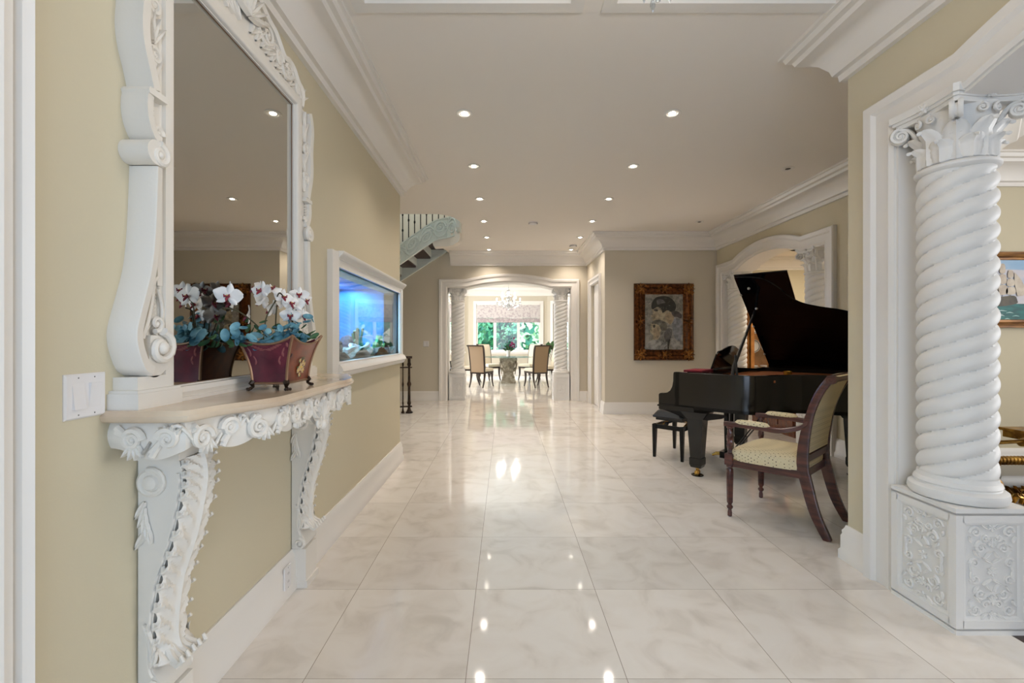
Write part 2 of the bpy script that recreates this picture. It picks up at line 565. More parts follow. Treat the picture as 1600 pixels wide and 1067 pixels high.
def arch_path(a0, a1, zs, rise, sh, n=18):
    pts = [(a0, 0), (a0, zs), (a0 + sh, zs)]
    h = (a1 - a0) / 2 - sh
    rad = (h * h + rise * rise) / (2 * rise)
    ac = (a0 + a1) / 2
    th = math.asin(h / rad)
    for i in range(1, n):
        t = -th + 2 * th * i / n
        pts.append((ac + rad * math.sin(t), zs + rise - rad + rad * math.cos(t)))
    return pts + [(a1 - sh, zs), (a1, zs), (a1, 0)]
def arch_wall(A0, A1, H, path):
    return [(A0, 0), (A0, H), (A1, H), (A1, 0)] + path[::-1]
CAS = [(0, 0), (0, .018), (.02, .03), (.045, .022), (.10, .026), (.115, .045), (.155, .052), (.165, .04), (.165, 0)]
def casing(path, F):
    return MB().sweep(path, CAS, F)

# left wall with the opening for the aquarium, turned corner at its far end
AQ = (2.94, 4.69, 1.137, 1.76)
mb = MB()
for y0, y1, z0, z1 in ((-2.3, AQ[0], 0, C), (AQ[1], 4.77, 0, C), (AQ[0], AQ[1], 0, AQ[2]), (AQ[0], AQ[1], AQ[3], C)):
    mb.box(XL - .15, XL, y0, y1, z0, z1)
struct(mb, 'wall_left', M['wall'], 'cream wall on the left holding the mirror and aquarium')
struct(MB().box(-4, XL - .15, 4.735, 4.77, 0, C), 'wall_stair_near', M['wall'], 'cream wall of the stair hall hidden behind the left wall')
struct(MB().box(-4.15, -4, 4.62, 9.75, 0, 6), 'wall_stair_left', M['wall'], 'cream outer wall of the stair hall')
# far wall with the dining arch
PF = arch_path(-1.205, 1.378, 2.355, .115, .42)
mb = MB()
mb.prism(arch_wall(-4, 1.86, C + .1, PF), lambda a, b, c: (a, c, b), 9.38, 9.75)
mb.box(1.86, 3.3, 9.5, 9.75, 0, C)
struct(mb, 'wall_far', M['wall_grey'], 'greige far wall with the arched dining opening')
struct(MB().box(-4, -.3, 9.38, 9.6, C + .1, 6), 'wall_upper_far', M['wall_grey'], 'upper hall wall above the stair opening')
mb = MB()
mb.box(-.3, -.2, 6.3, 9.6, C + .2, 6)
mb.box(-4, -.3, 6.2, 6.3, C + .2, 6)
mb.box(-4.1, -.2, 6.2, 9.6, 6, 6.1)
struct(mb, 'wall_upper_sides', M['wall_grey'], 'upper hall enclosure over the stair')
struct(casing(PF, lambda a, b, c: (a, 9.38 - c, b)), 'trim_1', M['trim'], 'white arched casing around the dining opening')

# block right of the far wall, with a white door
mb = MB()
mb.box(1.71, 1.83, 7.73, 8.13, 0, C)
mb.box(1.71, 1.83, 8.93, 9.5, 0, C)
mb.box(1.71, 1.83, 8.13, 8.93, 2.33, C)
struct(mb, 'wall_right_far', M['wall_grey'], 'short greige side wall holding the white door')
d = MB().box(1.76, 1.80, 8.13, 8.93, .01, 2.33)
for z0, z1 in ((.2, .95), (1.1, 2.18)):
    for y0, y1 in ((8.22, 8.49), (8.57, 8.84)):
        d.box(1.755, 1.765, y0, y1, z0, z1)
d = struct(d, 'door_1', M['trim'], 'white panelled door in the side wall near the far arch')
MB().ball((1.73, 8.19, 1.0), .028).tube([(1.77, 8.19, 1.0), (1.73, 8.19, 1.0)], .01).build('door_handle', M['bronze'], d)
struct(MB().sweep([(8.13, 0), (8.13, 2.33), (8.93, 2.33), (8.93, 0)], [(p[0] * .75, p[1]) for p in CAS], lambda a, b, c: (1.71 - c, a, b)), 'trim_2', M['trim'], 'white casing of the side door')

struct(MB().box(1.83, 3.93, 7.73, 7.88, 0, C), 'wall_back', M['wall_grey'], 'greige wall behind the piano holding the portrait')
# right wall of the piano bay with its arch
PA = arch_path(5.10, 7.51, 2.37, .15, .42)
struct(MB().prism(arch_wall(4.65, 7.73, C, PA), lambda a, b, c: (c, a, b), 3.63, 3.93), 'wall_right', M['wall'], 'cream wall right of the piano with an arched opening')
struct(casing(PA, lambda a, b, c: (3.63 - c, a, b)), 'trim_3', M['trim'], 'white arched casing behind the piano')
mb = MB().prism([(3.93, 4.65), (4.1, 4.65), (4.1, 4.0), (2.75, 2.63), (2.3, 2.63), (2.3, 2.55), (2.72, 2.55), (4.2, 3.95), (4.2, 4.5), (9, 4.5), (9, 4.65)], XY, 0, C)
struct(mb, 'wall_right_bend', M['wall'], 'angled wall between the piano bay and the living room')
# near arcade wall
PN = arch_path(-.11, 2.30, 2.37, .15, .36)
struct(MB().prism(arch_wall(-2.3, 2.63, C, PN), lambda a, b, c: (c, a, b), XR, XR + .3), 'wall_right_front', M['wall'], 'cream arcade wall and pier on the right')
struct(casing(PN, lambda a, b, c: (XR - c, a, b)), 'trim_4', M['trim'], 'white arched casing of the near right opening')
for k, (P, x0, x1) in enumerate(((PA, 3.625, 3.935), (PN, 1.995, 2.305))):
    mb = MB()
    mb.sweep(P, [(-.012, x0), (-.012, x1), (.004, x1), (.004, x0)], lambda a, b, c: (c, a, b))
    struct(mb, 'trim_%d' % (5 + k), M['trim'], ('white painted jamb lining of the arch behind the piano', 'white painted jamb lining of the near right arch')[k])
mb = MB().sweep(PF, [(-.012, 9.375), (-.012, 9.755), (.004, 9.755), (.004, 9.375)], lambda a, b, c: (a, c, b))
struct(mb, 'trim_7', M['trim'], 'white painted jamb lining of the dining arch')

# entrance wall behind the camera with glazing
mb = MB()
for x0, x1, z0, z1 in ((XL - .15, -.9, 0, C), (1.5, 2.0, 0, C), (-.9, 1.5, 2.7, C)):
    mb.box(x0, x1, -2.42, -2.3, z0, z1)
struct(mb, 'wall_entrance', M['wall'], 'entrance wall')
mb = MB()
for x0, x1, z0, z1 in ((-.9, -.82, 0, 2.7), (1.42, 1.5, 0, 2.7), (-.45, -.37, 0, 2.7), (.97, 1.05, 0, 2.7), (.26, .34, 0, 2.7), (-.9, 1.5, 2.62, 2.7), (-.9, 1.5, 0, .1)):
    mb.box(x0, x1, -2.4, -2.33, z0, z1)
wd = struct(mb, 'window_1', M['trim'], 'glazed entrance')
MB().box(-.85, 1.45, -2.37, -2.36, .08, 2.65).build('pane', M['glass'], wd)

struct(MB().box(-4, 4, -9, -2.42, 3.0, 3.2), 'porch_roof', M['ceil'], 'added unseen slab keeping the sun off the entrance glazing')  # unseen slab added to stop the sun entering through the glazing
# living room (right) and side room shells
struct(MB().box(8, 8.15, -2.42, 4.65, 0, C).box(2.3, 8, -2.42, -2.3, 0, C), 'wall_living', M['wall_grey'], 'greige outer walls of the living room')
struct(MB().box(9, 9.15, 4.65, 10, 0, C), 'wall_side_right', M['wall'], 'cream right wall of the side room')
struct(MB().box(3.3, 9, 9.95, 10.1, 0, C), 'wall_side_far', M['wall'], 'cream far wall of the side room')
struct(MB().box(3.93, 4.0, 7.88, 9.95, 0, C), 'wall_side_left', M['wall'], 'cream left wall of the side room')

CR = [(0, -.27), (.03, -.27), (.035, -.235), (.055, -.225), (.065, -.19), (.10, -.14), (.15, -.10), (.19, -.085), (.20, -.06), (.225, -.05), (.235, -.02), (.255, -.018), (.255, .01), (0, .01)]
CRF = [(a, b + C) for a, b in CR]
n = 8
for nm, path, lb in (
    ('right', [(XR, -2.3), (XR, 2.63), (2.75, 2.63), (4.1, 4.0), (4.1, 4.65), (3.63, 4.65), (3.63, 7.73), (1.71, 7.73), (1.71, 9.38), (-1.13, 9.38)], 'white cove crown moulding along the right and far walls'),
    ('left', [(-3.9, 4.77), (XL, 4.77), (XL, -2.3), (XR, -2.3)], 'white cove crown moulding along the left wall'),
    ('living', [(2.3, -2.3), (8, -2.3), (8, 4.5), (4.2, 4.5), (4.2, 3.95), (2.72, 2.55), (2.3, 2.55), (2.3, -2.3)], 'white crown moulding of the living room'),
    ('side', [(9, 4.65), (9, 9.95), (4.0, 9.95), (4.0, 7.88), (3.93, 7.7), (3.93, 4.65)], 'white crown moulding of the side room'),
    ('dining', [(3.2, 9.75), (3.2, 14.9), (2.9, 14.9), (1.5, 16), (-1.3, 16), (-2.6, 14.9), (-3, 14.9), (-3, 9.75)], 'white crown moulding of the dining room')):
    struct(MB().sweep(path, CRF, XY), 'trim_%d' % n, M['trim'], lb)
    n += 1
BB = [(0, 0), (.034, 0), (.034, .05), (.026, .062), (.026, .135), (.02, .15), (.022, .165), (.012, .185), (.008, .20), (0, .20)]
k = 0
for nm, path, lb in (
    ('right_front', [(XR, 2.465), (XR, 2.63), (2.75, 2.63), (4.1, 4.0), (4.1, 4.65), (3.63, 4.65), (3.63, 4.935)], 'white baseboard around the right pier'),
    ('back', [(3.63, 7.676), (3.63, 7.73), (1.71, 7.73), (1.71, 8.0)], 'white baseboard under the portrait'),
    ('right_far', [(1.71, 9.06), (1.71, 9.38), (1.545, 9.38)], 'white baseboard right of the dining arch'),
    ('far', [(-1.372, 9.38), (-4, 9.38)], 'white baseboard left of the dining arch'),
    ('left', [(-3.9, 4.77), (XL, 4.77), (XL, 1.07)], 'white moulded baseboard under the console table'),
    ('living', [(8, -2.3), (8, 4.5), (4.2, 4.5), (4.2, 3.95), (2.72, 2.55), (2.3, 2.55), (2.3, 2.3)], 'white baseboard of the living room'),
    ('side', [(9, 4.65), (9, 9.95), (4.0, 9.95), (4.0, 7.88)], 'white baseboard of the side room'),
    ('dining', [(3.2, 9.75), (3.2, 14.9), (2.9, 14.9), (1.5, 16), (-1.3, 16), (-2.6, 14.9), (-3, 14.9), (-3, 9.75)], 'white baseboard of the dining room')):
    struct(MB().sweep(path, BB, XY), 'baseboard_' + nm, M['trim'], lb)
# coffer mouldings
for k, (a, b, c, d) in enumerate(coffers):
    struct(MB().sweep([(a, c), (b, c), (b, d), (a, d)], [(-.02, C - .012), (.05, C - .012), (.05, C + .03), (.08, C + .05), (.08, C + .08), (-.02, C + .08)], XY, closed=True), 'trim_%d' % (13 + k), M['trim'],
           ('moulding of the left ceiling coffer', 'moulding of the right ceiling coffer')[k])
# door casing at the near end of the left wall
mb = MB()
mb.prism([(0, 0), (0, .03), (.012, .042), (.02, .03), (.035, .03), (.04, .045), (.06, .05), (.07, .036), (.09, .036), (.10, .022), (.105, .04), (.125, .048), (.135, .03), (.14, 0)][::1], lambda a, b, c: (XL + b, .895 + a, c), 0, 2.6)
struct(mb, 'trim_15', M['trim'], 'white moulded door casing at the left edge')

# ------------------------------------------------------------------ dining room shell and bay
struct(MB().box(-3.15, -3, 9.75, 15, 0, C), 'wall_dining_left', M['wall_grey'], 'left wall of the dining room')
struct(MB().box(3.2, 3.35, 9.75, 15, 0, C), 'wall_dining_right', M['wall_grey'], 'right wall of the dining room')
def bay(P0, P1, w0, w1, z0, z1, nm, lb, mull, shade_label, first=[None]):
    L = math.hypot(P1[0] - P0[0], P1[1] - P0[1])
    ang = math.atan2(P1[1] - P0[1], P1[0] - P0[0])
    loc = (P0[0], P0[1], 0)
    mb = MB()
    mb.box(-.05, w0, 0, .2, 0, C).box(w1, L + .05, 0, .2, 0, C).box(w0, w1, 0, .2, 0, z0).box(w0, w1, 0, .2, z1, C)
    struct(mb, 'wall_bay_' + nm, M['wall_grey'], lb, loc=loc, rotz=ang)
    mb = MB()
    mb.sweep([(w0, z0), (w0, z1), (w1, z1), (w1, z0)], [(0, 0), (0, .03), (.10, .04), (.10, 0)], lambda a, b, c: (a, -c, b), closed=True)
    mb.sweep([(w0, z0), (w0, z1), (w1, z1), (w1, z0)], [(-.05, -.12), (-.05, -.04), (.01, -.04), (.01, -.12)], lambda a, b, c: (a, -c, b), closed=True)
    for m_ in mull:
        mb.box(m_ - .05, m_ + .05, .05, .12, z0, z1)
    if nm != 'centre':
        mb.box(w0, w1, .06, .11, z0 + .5, z0 + .54)
    wn_ = struct(mb, 'window_%d' % {'centre': 2, 'left': 3, 'right': 4}[nm], M['trim'], 'white framed bay window, ' + nm, loc=loc, rotz=ang)
    MB().box(w0, w1, .08, .085, z0, z1).build('pane', M['glass'], wn_)
    MB().box(w0 - .12, w1 + .12, -.09, .02, z0 - .05, z0 - .01).build('window_sill', M['trim'], wn_)
    # roman shade
    t = thing('roman_shade', shade_label, 'window shade', loc, ang, 'roman shades in the dining bay')
    zb = 1.86
    rows = []
    for i in range(25):
        u = i / 24
        z = zb + .16 + (z1 - .0 - zb - .16) * u
        rows.append([(w0 + .02 + (w1 - w0 - .04) * j / 12, .0 - .012 * abs(math.sin(u * PI * 3)) + .004 * math.sin(j * 1.7), z) for j in range(13)])
    mb = MB()
    mb.grid(rows)
    mb.grid([[(p[0], p[1] + .012, p[2]) for p in r] for r in rows])
    mb.build('shade_fabric', M['shade'], t)
    mb = MB()
    for q in range(3):
        mb.prism([(-.008, zb + .045 * q), (-.026 + .004 * q, zb + .04 + .045 * q), (-.02, zb + .06 + .045 * q), (.012, zb + .06 + .045 * q), (.012, zb + .045 * q)], lambda a, b, c: (c, a, b), w0 + .02, w1 - .02)
    mb.build('shade_border', M['shade_band'], t, label='darker patterned bottom border')
    MB().box(w0 + .02, w1 - .02, -.01, .025, z1 - .04, z1).build('headrail', M['trim'], t)
bay((-1.3, 16), (1.5, 16), .28, 2.56, .84, 2.52, 'centre', 'wall below and above the centre bay window', (.94, 1.78), 'wide floral roman shade on the centre window above the dining table')
bay((-2.6, 14.9), (-1.3, 16), .25, 1.42, .84, 2.52, 'left', 'angled bay wall on the left', (.84,), 'narrow floral roman shade behind the left twisted column of the far arch')
bay((1.5, 16), (2.9, 14.9), .25, 1.50, .84, 2.52, 'right', 'angled bay wall on the right', (.88,), 'narrow floral roman shade behind the right twisted column of the far arch')
mb = MB().box(-3.15, -2.6, 14.9, 15.05, 0, C).box(2.9, 3.35, 14.9, 15.05, 0, C)
struct(mb, 'wall_bay_returns', M['wall_grey'], 'short walls beside the bay')

# outside: lawn and trees
struct(MB().box(-30, 30, 16.4, 60, -.35, -.25), 'ground', M['lawn'], 'lawn outside the bay windows')
def tree(x, y, h, r, kind, label, seed):
    rnd = random.Random(seed)
    t = thing('tree', label, 'tree', (x, y, -.25), rnd.random() * 6, 'trees outside the bay windows')
    MB().tube([(0, 0, 0), (.05, 0, h * .3), (-.05, .05, h * .62)], [.14, .11, .06], 8).build('trunk', M['bark'], t)
    mb = MB()
    blobs = [(rnd.uniform(-.5, .5) * r, rnd.uniform(-.5, .5) * r, h * rnd.uniform(.22, .9), r * rnd.uniform(.45, .62)) for _ in range(9)]
    core = MB()
    for bx, by, bz, br in blobs:
        core.ball((bx, by, bz), br * .8, 10, 7)
        for _ in range(130):
            a, c = rnd.uniform(0, 2 * PI), math.acos(rnd.uniform(-1, 1))
            q = br * rnd.uniform(.8, 1.12)
            p = Vector((bx + q * math.sin(c) * math.cos(a), by + q * math.sin(c) * math.sin(a), bz + q * math.cos(c)))
            s = rnd.uniform(.10, .2)
            u = Vector((rnd.uniform(-1, 1), rnd.uniform(-1, 1), rnd.uniform(-1, 1))).normalized()
            v = u.orthogonal().normalized()
            mb.add([p - u * s, p - v * s * .5, p + u * s, p + v * s * .5], [(0, 1, 2, 3)])
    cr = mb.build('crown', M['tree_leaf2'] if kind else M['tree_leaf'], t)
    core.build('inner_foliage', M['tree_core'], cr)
TL = ['dense teal green tree left in the centre bay window', 'dark green tree in the middle of the centre bay window', 'pale sunlit tree at the right of the centre bay window',
      'tree filling the right edge of the centre bay window', 'tree seen through the left bay window', 'tree seen through the right bay window',
      'taller tree behind the pale sunlit one', 'taller tree behind the dense teal one', 'tree farthest left beyond the bay', 'tree farthest right beyond the bay']
for i, (x, y, h, r, k) in enumerate([(-1.25, 21, 4.2, 1.15, 0), (.25, 23.6, 4.6, 1.2, 0), (1.75, 21, 4.0, 1.1, 1), (3.1, 24.2, 4.6, 1.3, 0), (-3.9, 21, 4.5, 1.3, 0), (4.6, 21.2, 4.4, 1.3, 0),
                                     (1.9, 28.5, 6, 1.9, 0), (-1.9, 28, 6, 1.9, 0), (-6.2, 25, 6, 2.0, 0), (7.2, 25, 6, 2.0, 0)]):
    tree(x, y, h, r, k, TL[i], i)

# ------------------------------------------------------------------ ceiling fixtures
def downlight(on):
    t = thing('downlight', 'x', 'ceiling light', (0, 0, C), 0, 'recessed ceiling lights')
    MB().lathe([(.040, -.001), (.062, -.001), (.066, -.006), (.060, -.010), (.044, -.008), (.040, -.004)], n=28).build('trim_ring', M['trim'], t)
    MB().lathe([(.004, .003), (.040, .003), (.040, -.003), (.004, -.003)], n=20).build('lamp_recess', M['lampoff'] if not on else M['nickel'], t)
    b = MB().ball((0, 0, -.004), (.027, .027, .009), 14, 6)
    b.build('bulb', M['lampon'] if on else M['lampoff'], t)
    return t
proto_on, proto_off = downlight(True), downlight(False)
ORD = ['first', 'second', 'third', 'fourth', 'fifth', 'sixth']
def lit(t, x, y, e):
    l = lamp('downlight_glow', 'SPOT', (x, y, C - .03), (0, 0, 0), e, (1, .89, .79), spot_size=R(125), spot_blend=.9, shadow_soft_size=.04)
u = True
for side, X in (('left', -.32), ('right', 1.32)):
    for i in range(6):
        y = 3.56 + 1.09 * i
        lab = 'lit recessed light, %s from the camera in the %s row' % (ORD[i], side)
        if u:
            proto_on.location = (X, y, C)
            proto_on['label'] = lab
            u = False
        else:
            dup(proto_on, (X, y, C), 0, lab)
        lit(proto_on, X, y, 30)
proto_off.location = (2.96, 4.72, C)
proto_off['label'] = 'unlit recessed light in the ceiling above the piano, nearer one'
dup(proto_off, (2.96, 6.87, C), 0, 'unlit recessed light in the ceiling above the portrait, farther one')
for x, y in ((.45, .6), (-.5, 2.0)):
    pass
def detector(x, y, lb):
    t = thing('smoke_detector', lb, 'smoke detector', (x, y, C), 0)
    MB().lathe([(.01, 0), (.068, 0), (.068, -.012), (.060, -.03), (.01, -.034)], n=24).build('housing', M['plastic'], t)
    mb = MB()
    for k in range(16):
        a = 2 * PI * k / 16
        mb.box(-.004, .004, -.006, .006, -.026, -.016)
        for q in range(8):
            p = mb.v[-8 + q]
            xx, yy = p[0], p[1] + .064
            mb.v[-8 + q] = (xx * math.cos(a) - yy * math.sin(a), xx * math.sin(a) + yy * math.cos(a), p[2])
    mb.build('vents', M['plastic_grey'], t)
detector(.43, 6.9, 'round white smoke detector in the middle of the ceiling')
detector(1.30, 8.6, 'round white smoke detector at the far end near the dining arch')
def bw(mb, name, m, t, **k):
    # geometry given in world metres, stored relative to its (unrotated) thing
    L = t.location
    return mb.xf(Matrix.Translation((-L[0], -L[1], -L[2]))).build(name, m, t, **k)

def path_F(path):
    P = [Vector((p[0], p[1])) for p in path]
    S = [0]
    for i in range(1, len(P)):
        S.append(S[-1] + (P[i] - P[i - 1]).length)
    ns = [Vector(n_) for n_ in miters(path)]
    def F(a, b, c):
        a = max(0, min(a, S[-1] - 1e-6))
        i = 0
        while i < len(S) - 2 and S[i + 1] < a:
            i += 1
        t = (a - S[i]) / max(S[i + 1] - S[i], 1e-9)
        p = P[i].lerp(P[i + 1], t)
        n_ = ns[i].lerp(ns[i + 1], t)
        return (p.x - n_.x * c, p.y - n_.y * c, b)
    return F, S[-1]

# ------------------------------------------------------------------ console table
TZ = 1.09
T0, T1 = 1.235, 2.60
def D(y):
    t = abs((y - (T0 + T1) / 2) / ((T1 - T0) / 2))
    u = max(0, min(1, (1 - t) / .52))
    u = u * u * (3 - 2 * u)
    return .245 + .100 * u - .012 * math.exp(-((t - .8) / .12) ** 2)
tpath = [(XL, T0), (XL + .12, T0 - .004), (XL + .20, T0), (XL + .232, T0 + .012), (XL + .243, T0 + .035)]
ny = 44
for i in range(1, ny):
    y = T0 + .05 + (T1 - T0 - .10) * i / ny
    tpath.append((XL + D(y), y))
tpath += [(XL + .243, T1 - .035), (XL + .232, T1 - .012), (XL + .20, T1), (XL + .12, T1 + .004), (XL, T1)]
t = thing('console_table', 'white carved console table with beige marble top under the tall mirror', 'console table', (XL, (T0 + T1) / 2, 0))
def inset_outline(d):
    ns = miters(tpath)
    out = []
    for i, (p, n_) in enumerate(zip(tpath, ns)):
        q = (p[0] + n_[0] * d, p[1] + n_[1] * d)
        if i in (0, len(tpath) - 1):
            q = (XL, q[1])
        out.append(q)
    return out
mb = MB()
lay = [(.022, TZ - .034), (.010, TZ - .033), (.004, TZ - .028), (.0, TZ - .020), (.0, TZ - .014), (.006, TZ - .009), (.008, TZ - .004), (.012, TZ)]
mb.rings([[(a, b, z) for a, b in inset_outline(d)] for d, z in lay])
bw(mb, 'marble_top', M['table_marble'], t, label='beige marble top with serpentine front edge')
apath = inset_outline(.032)
F, SL = path_F(apath)
F0 = F
# apron backing
mb = MB()
def zlow(s):
    u = s / SL
    return TZ - .125 - .016 * math.cos(2 * PI * (u - .5) * 7) - .022 * math.exp(-((u - .5) / .05) ** 2)
rows, rows2 = [], []
ns_ = 150
for i in range(ns_ + 1):
    s = SL * i / ns_
    zl = zlow(s)
    rows.append([F(s, zl + (TZ - .034 - zl) * j / 6, .012 * math.sin(PI * j / 6) - .004) for j in range(7)])
    rows2.append([F(s, zl + (TZ - .034 - zl) * j / 6, -.02) for j in range(7)])
mb.rings([r + q[::-1] for r, q in zip(rows, rows2)])
bw(mb, 'apron', M['carve'], t)
mb = MB()
dev = (T0 + T1) / 2
mid = SL / 2
for sg in (-1, 1):
    for s0, r, st, dr in ((.075, .030, 0, 1), (.17, .028, PI, -1), (.255, .034, 0, 1), (.35, .030, PI, -1), (.445, .036, PI * .5, 1), (.545, .030, 0, -1), (.65, .034, PI, 1), (.75, .028, 0, -1), (.83, .03, PI, 1)):
        s = mid + sg * (mid - s0) if s0 < mid - .03 else None
        if s is None:
            continue
        spiral(mb, F, s, TZ - .083 + .008 * math.sin(s0 * 40), r, 1.7, st if sg < 0 else PI - st, dr * sg * -1, .011, .005, .012)
    for q in range(8):
        s0 = .03 + q * .098
        if s0 > mid - .09:
            break
        a0, a1 = mid + sg * (mid - s0), mid + sg * (mid - s0 - .095)
        hi, lo = TZ - .048, TZ - .128
        if q % 2:
            hi, lo = lo, hi
        for w_ in (0, .012):
            strand(mb, F, [(a0, hi + w_ * (1 if hi < lo else -1)), (a0 + (a1 - a0) * .35, (hi + lo) / 2 + .01), (a0 + (a1 - a0) * .7, lo + .006), (a1, (hi + lo) / 2)], .010, .004, .010)
        for w_ in range(4):
            an = (PI * .5 if q % 2 else -PI * .5) + sg * (-.6 + .4 * w_)
            leaflet(mb, F, a0 + (a1 - a0) * .5, (hi + lo) / 2, an, .05, .02, .010, .008)
for w_ in range(9):
    leaflet(mb, F, mid, TZ - .145, PI * (.08 + .84 * w_ / 8), .085 - .012 * abs(w_ - 4) / 4, .024, .016, .014)
for sg in (-1, 1):
    spiral(mb, F, mid + sg * .035, TZ - .15, .024, 1.6, PI / 2, sg, .010, .005, .02)
    strand(mb, F, [(mid + sg * .01, TZ - .16), (mid + sg * .05, TZ - .13), (mid + sg * .09, TZ - .09), (mid + sg * .10, TZ - .05)], .013, .006, .016)
mb.ball(F(mid, TZ - .165, .02), (.02, .02, .022), 10, 6)
bw(mb, 'apron_carving', M['carve'], t)

LEGP = [(.128, .925), (.137, .885), (.138, .845), (.130, .79), (.112, .70), (.088, .62), (.066, .55), (.052, .46), (.046, .38), (.047, .30), (.058, .27), (.072, .245), (.074, .215), (.060, .200)]
def console_leg(y0, y1):
    F = lambda a, b, c: (XL + a, c, b)     # side profile a=out from wall, b=height, c=depth
    mb = MB()
    front = crom(LEGP, 4)
    back = [(.004, .20), (.004, .925)]
    poly = front + back
    mb.prism(poly, F, y0, y1)
    mb.box(XL, XL + .135, y0 - .012, y1 + .012, .925, .965)
    mb.box(XL, XL + .142, y0 - .018, y1 + .018, .945, .960)
    mb.box(XL, XL + .078, y0 - .002, y1 + .002, 0, .20)
    mb.box(XL, XL + .086, y0 - .006, y1 + .006, .0, .035)
    leg = bw(mb, 'leg', M['carve'], t)
    # side volutes, foot scroll and the acanthus leaf down the front
    mb = MB()
    for yy, sg in ((y0 - .002, -1), (y1 + .002, 1)):
        G = lambda a, b, c, yy=yy, sg=sg: (XL + max(a, .003), yy + sg * c, b)
        mb.rings([[G(.047 + r * math.cos(k * PI / 14), .857 + r * math.sin(k * PI / 14), h) for k in range(28)] for r, h in ((.044, -.002), (.043, .006), (.036, .010), (.030, .006), (.024, .006), (.020, .012), (.010, .015))])
        spiral(mb, G, .05, .857, .043, 1.4, PI * .6, -1, .007, .005, .006)
        spiral(mb, G, .045, .228, .028, 1.6, PI / 2, -1, .008, .005, .003)
        q = [(a - .010, b) for a, b in LEGP[1:11]]
        strand(mb, G, q, .006, .006, .001, k=4)
        for w_ in range(6):
            leaflet(mb, G, .028, .80 - .018 * w_, -PI / 2 + (-.5 + .22 * (w_ % 5)), .06, .024, .009, 0)
        for w_ in range(5):
            leaflet(mb, G, .045, .30 + .02 * w_, PI * .5 + .35 * (w_ - 2) / 2, .055, .02, .007, 0)
    yc, hw = (y0 + y1) / 2, (y1 - y0) / 2
    fr = crom(LEGP[:10], 8)
    nt_ = len(fr)
    nr = miters(fr)
    rows = []
    for i, (p, n_) in enumerate(zip(fr, nr)):
        tt = i / (nt_ - 1)
        ph = tt * 13
        saw = (ph % 1)
        wd = hw * (.92 + .20 * math.sin(PI * tt)) * (1 + .20 * (saw - .5)) * (1.0 if tt < .92 else 1 + (tt - .92) * 2)
        row = []
        for j in range(17):
            s_ = -1 + 2 * j / 16
            h = .006 + .018 * math.sqrt(max(0, 1 - s_ * s_)) + .007 * math.cos(2 * PI * (ph + abs(s_) * 1.6)) * min(1, abs(s_) * 2) + .010 * math.exp(-(s_ / .10) ** 2)
            h += .030 * max(0, (tt - .90) / .10) ** 2
            row.append(F(p[0] + n_[0] * h, p[1] + n_[1] * h, yc + wd * s_))
        rows.append(row)
    mb.grid(rows)
    for k in range(13):
        i = min(nt_ - 1, int((k + .9) / 13 * (nt_ - 1)))
        p, n_ = fr[i], nr[i]
        for sg in (-1, 1):
            wd = hw * (.96 + .2 * math.sin(PI * i / nt_))
            mb.tube([F(p[0] + n_[0] * .004, p[1] + n_[1] * .004 + .012, yc + sg * wd * .93), F(p[0] + n_[0] * .012, p[1] + n_[1] * .012, yc + sg * wd * 1.06), F(p[0] + n_[0] * .024, p[1] + .006, yc + sg * wd * 1.05), F(p[0] + n_[0] * .024, p[1] + .014, yc + sg * wd * .97)], [.006, .006, .005, .003], 6)
    # curled leaf toe
    for k in range(-2, 3):
        mb.tube([F(.06, .34, yc + k * .014), F(.085, .31, yc + k * .02), F(.115, .295, yc + k * .025), F(.13, .31, yc + k * .026), F(.122, .325, yc + k * .026)], [.010, .012, .011, .008, .005], 7)
    bw(mb, 'leaf_carving', M['carve'], t).parent = leg
for y0, y1 in ((1.36, 1.49), (2.34, 2.47)):
    console_leg(y0, y1)

# ------------------------------------------------------------------ tall mirror
MY0, MY1, MZ0, MZ1 = 1.437, 2.275, 1.139, 2.47
t = thing('wall_mirror', 'tall mirror in a white carved rococo frame standing on the console table', 'mirror', (XL, 1.856, TZ))
bw(MB().box(XL + .002, XL + .035, MY0 - .01, MY1 + .01, MZ0 - .01, MZ1 + .01), 'mirror_glass', M['mirror'], t, label='clear reflecting glass')
FW = lambda a, b, c: (XL + c, a, b)
mb = MB()
loop = [(MY0, MZ0), (MY0, MZ1), (MY1, MZ1), (MY1, MZ0)]
mb.sweep(loop, [(0, .0), (0, .045), (.004, .045), (.006, .058), (.012, .064), (.034, .068), (.048, .066), (.052, .056), (.058, .054), (.062, .048), (.062, 0)], FW, closed=True)
fr_ = bw(mb, 'frame', M['carve'], t)
mb = MB()
mb.sweep([(MY0, MZ0), (MY0, MZ1), (MY1, MZ1), (MY1, MZ0)], [(-.0015, .034), (-.0015, .0375), (.002, .0375), (.002, .034)], FW, closed=True)
bw(mb, 'inner_fillet', M['pewter'], t, label='thin dark fillet against the glass')
mb = MB()
mb.box(XL, XL + .080, MY0 - .04, MY1 + .04, TZ, TZ + .012)
mb.prism([(0, TZ + .012), (.074, TZ + .012), (.08, TZ + .028), (.074, TZ + .045), (.06, MZ0 - .005), (0, MZ0 - .005)], lambda a, b, c: (XL + a * .97, c, b), MY0 - .03, MY1 + .03)
bw(mb, 'bottom_rail', M['carve'], t)
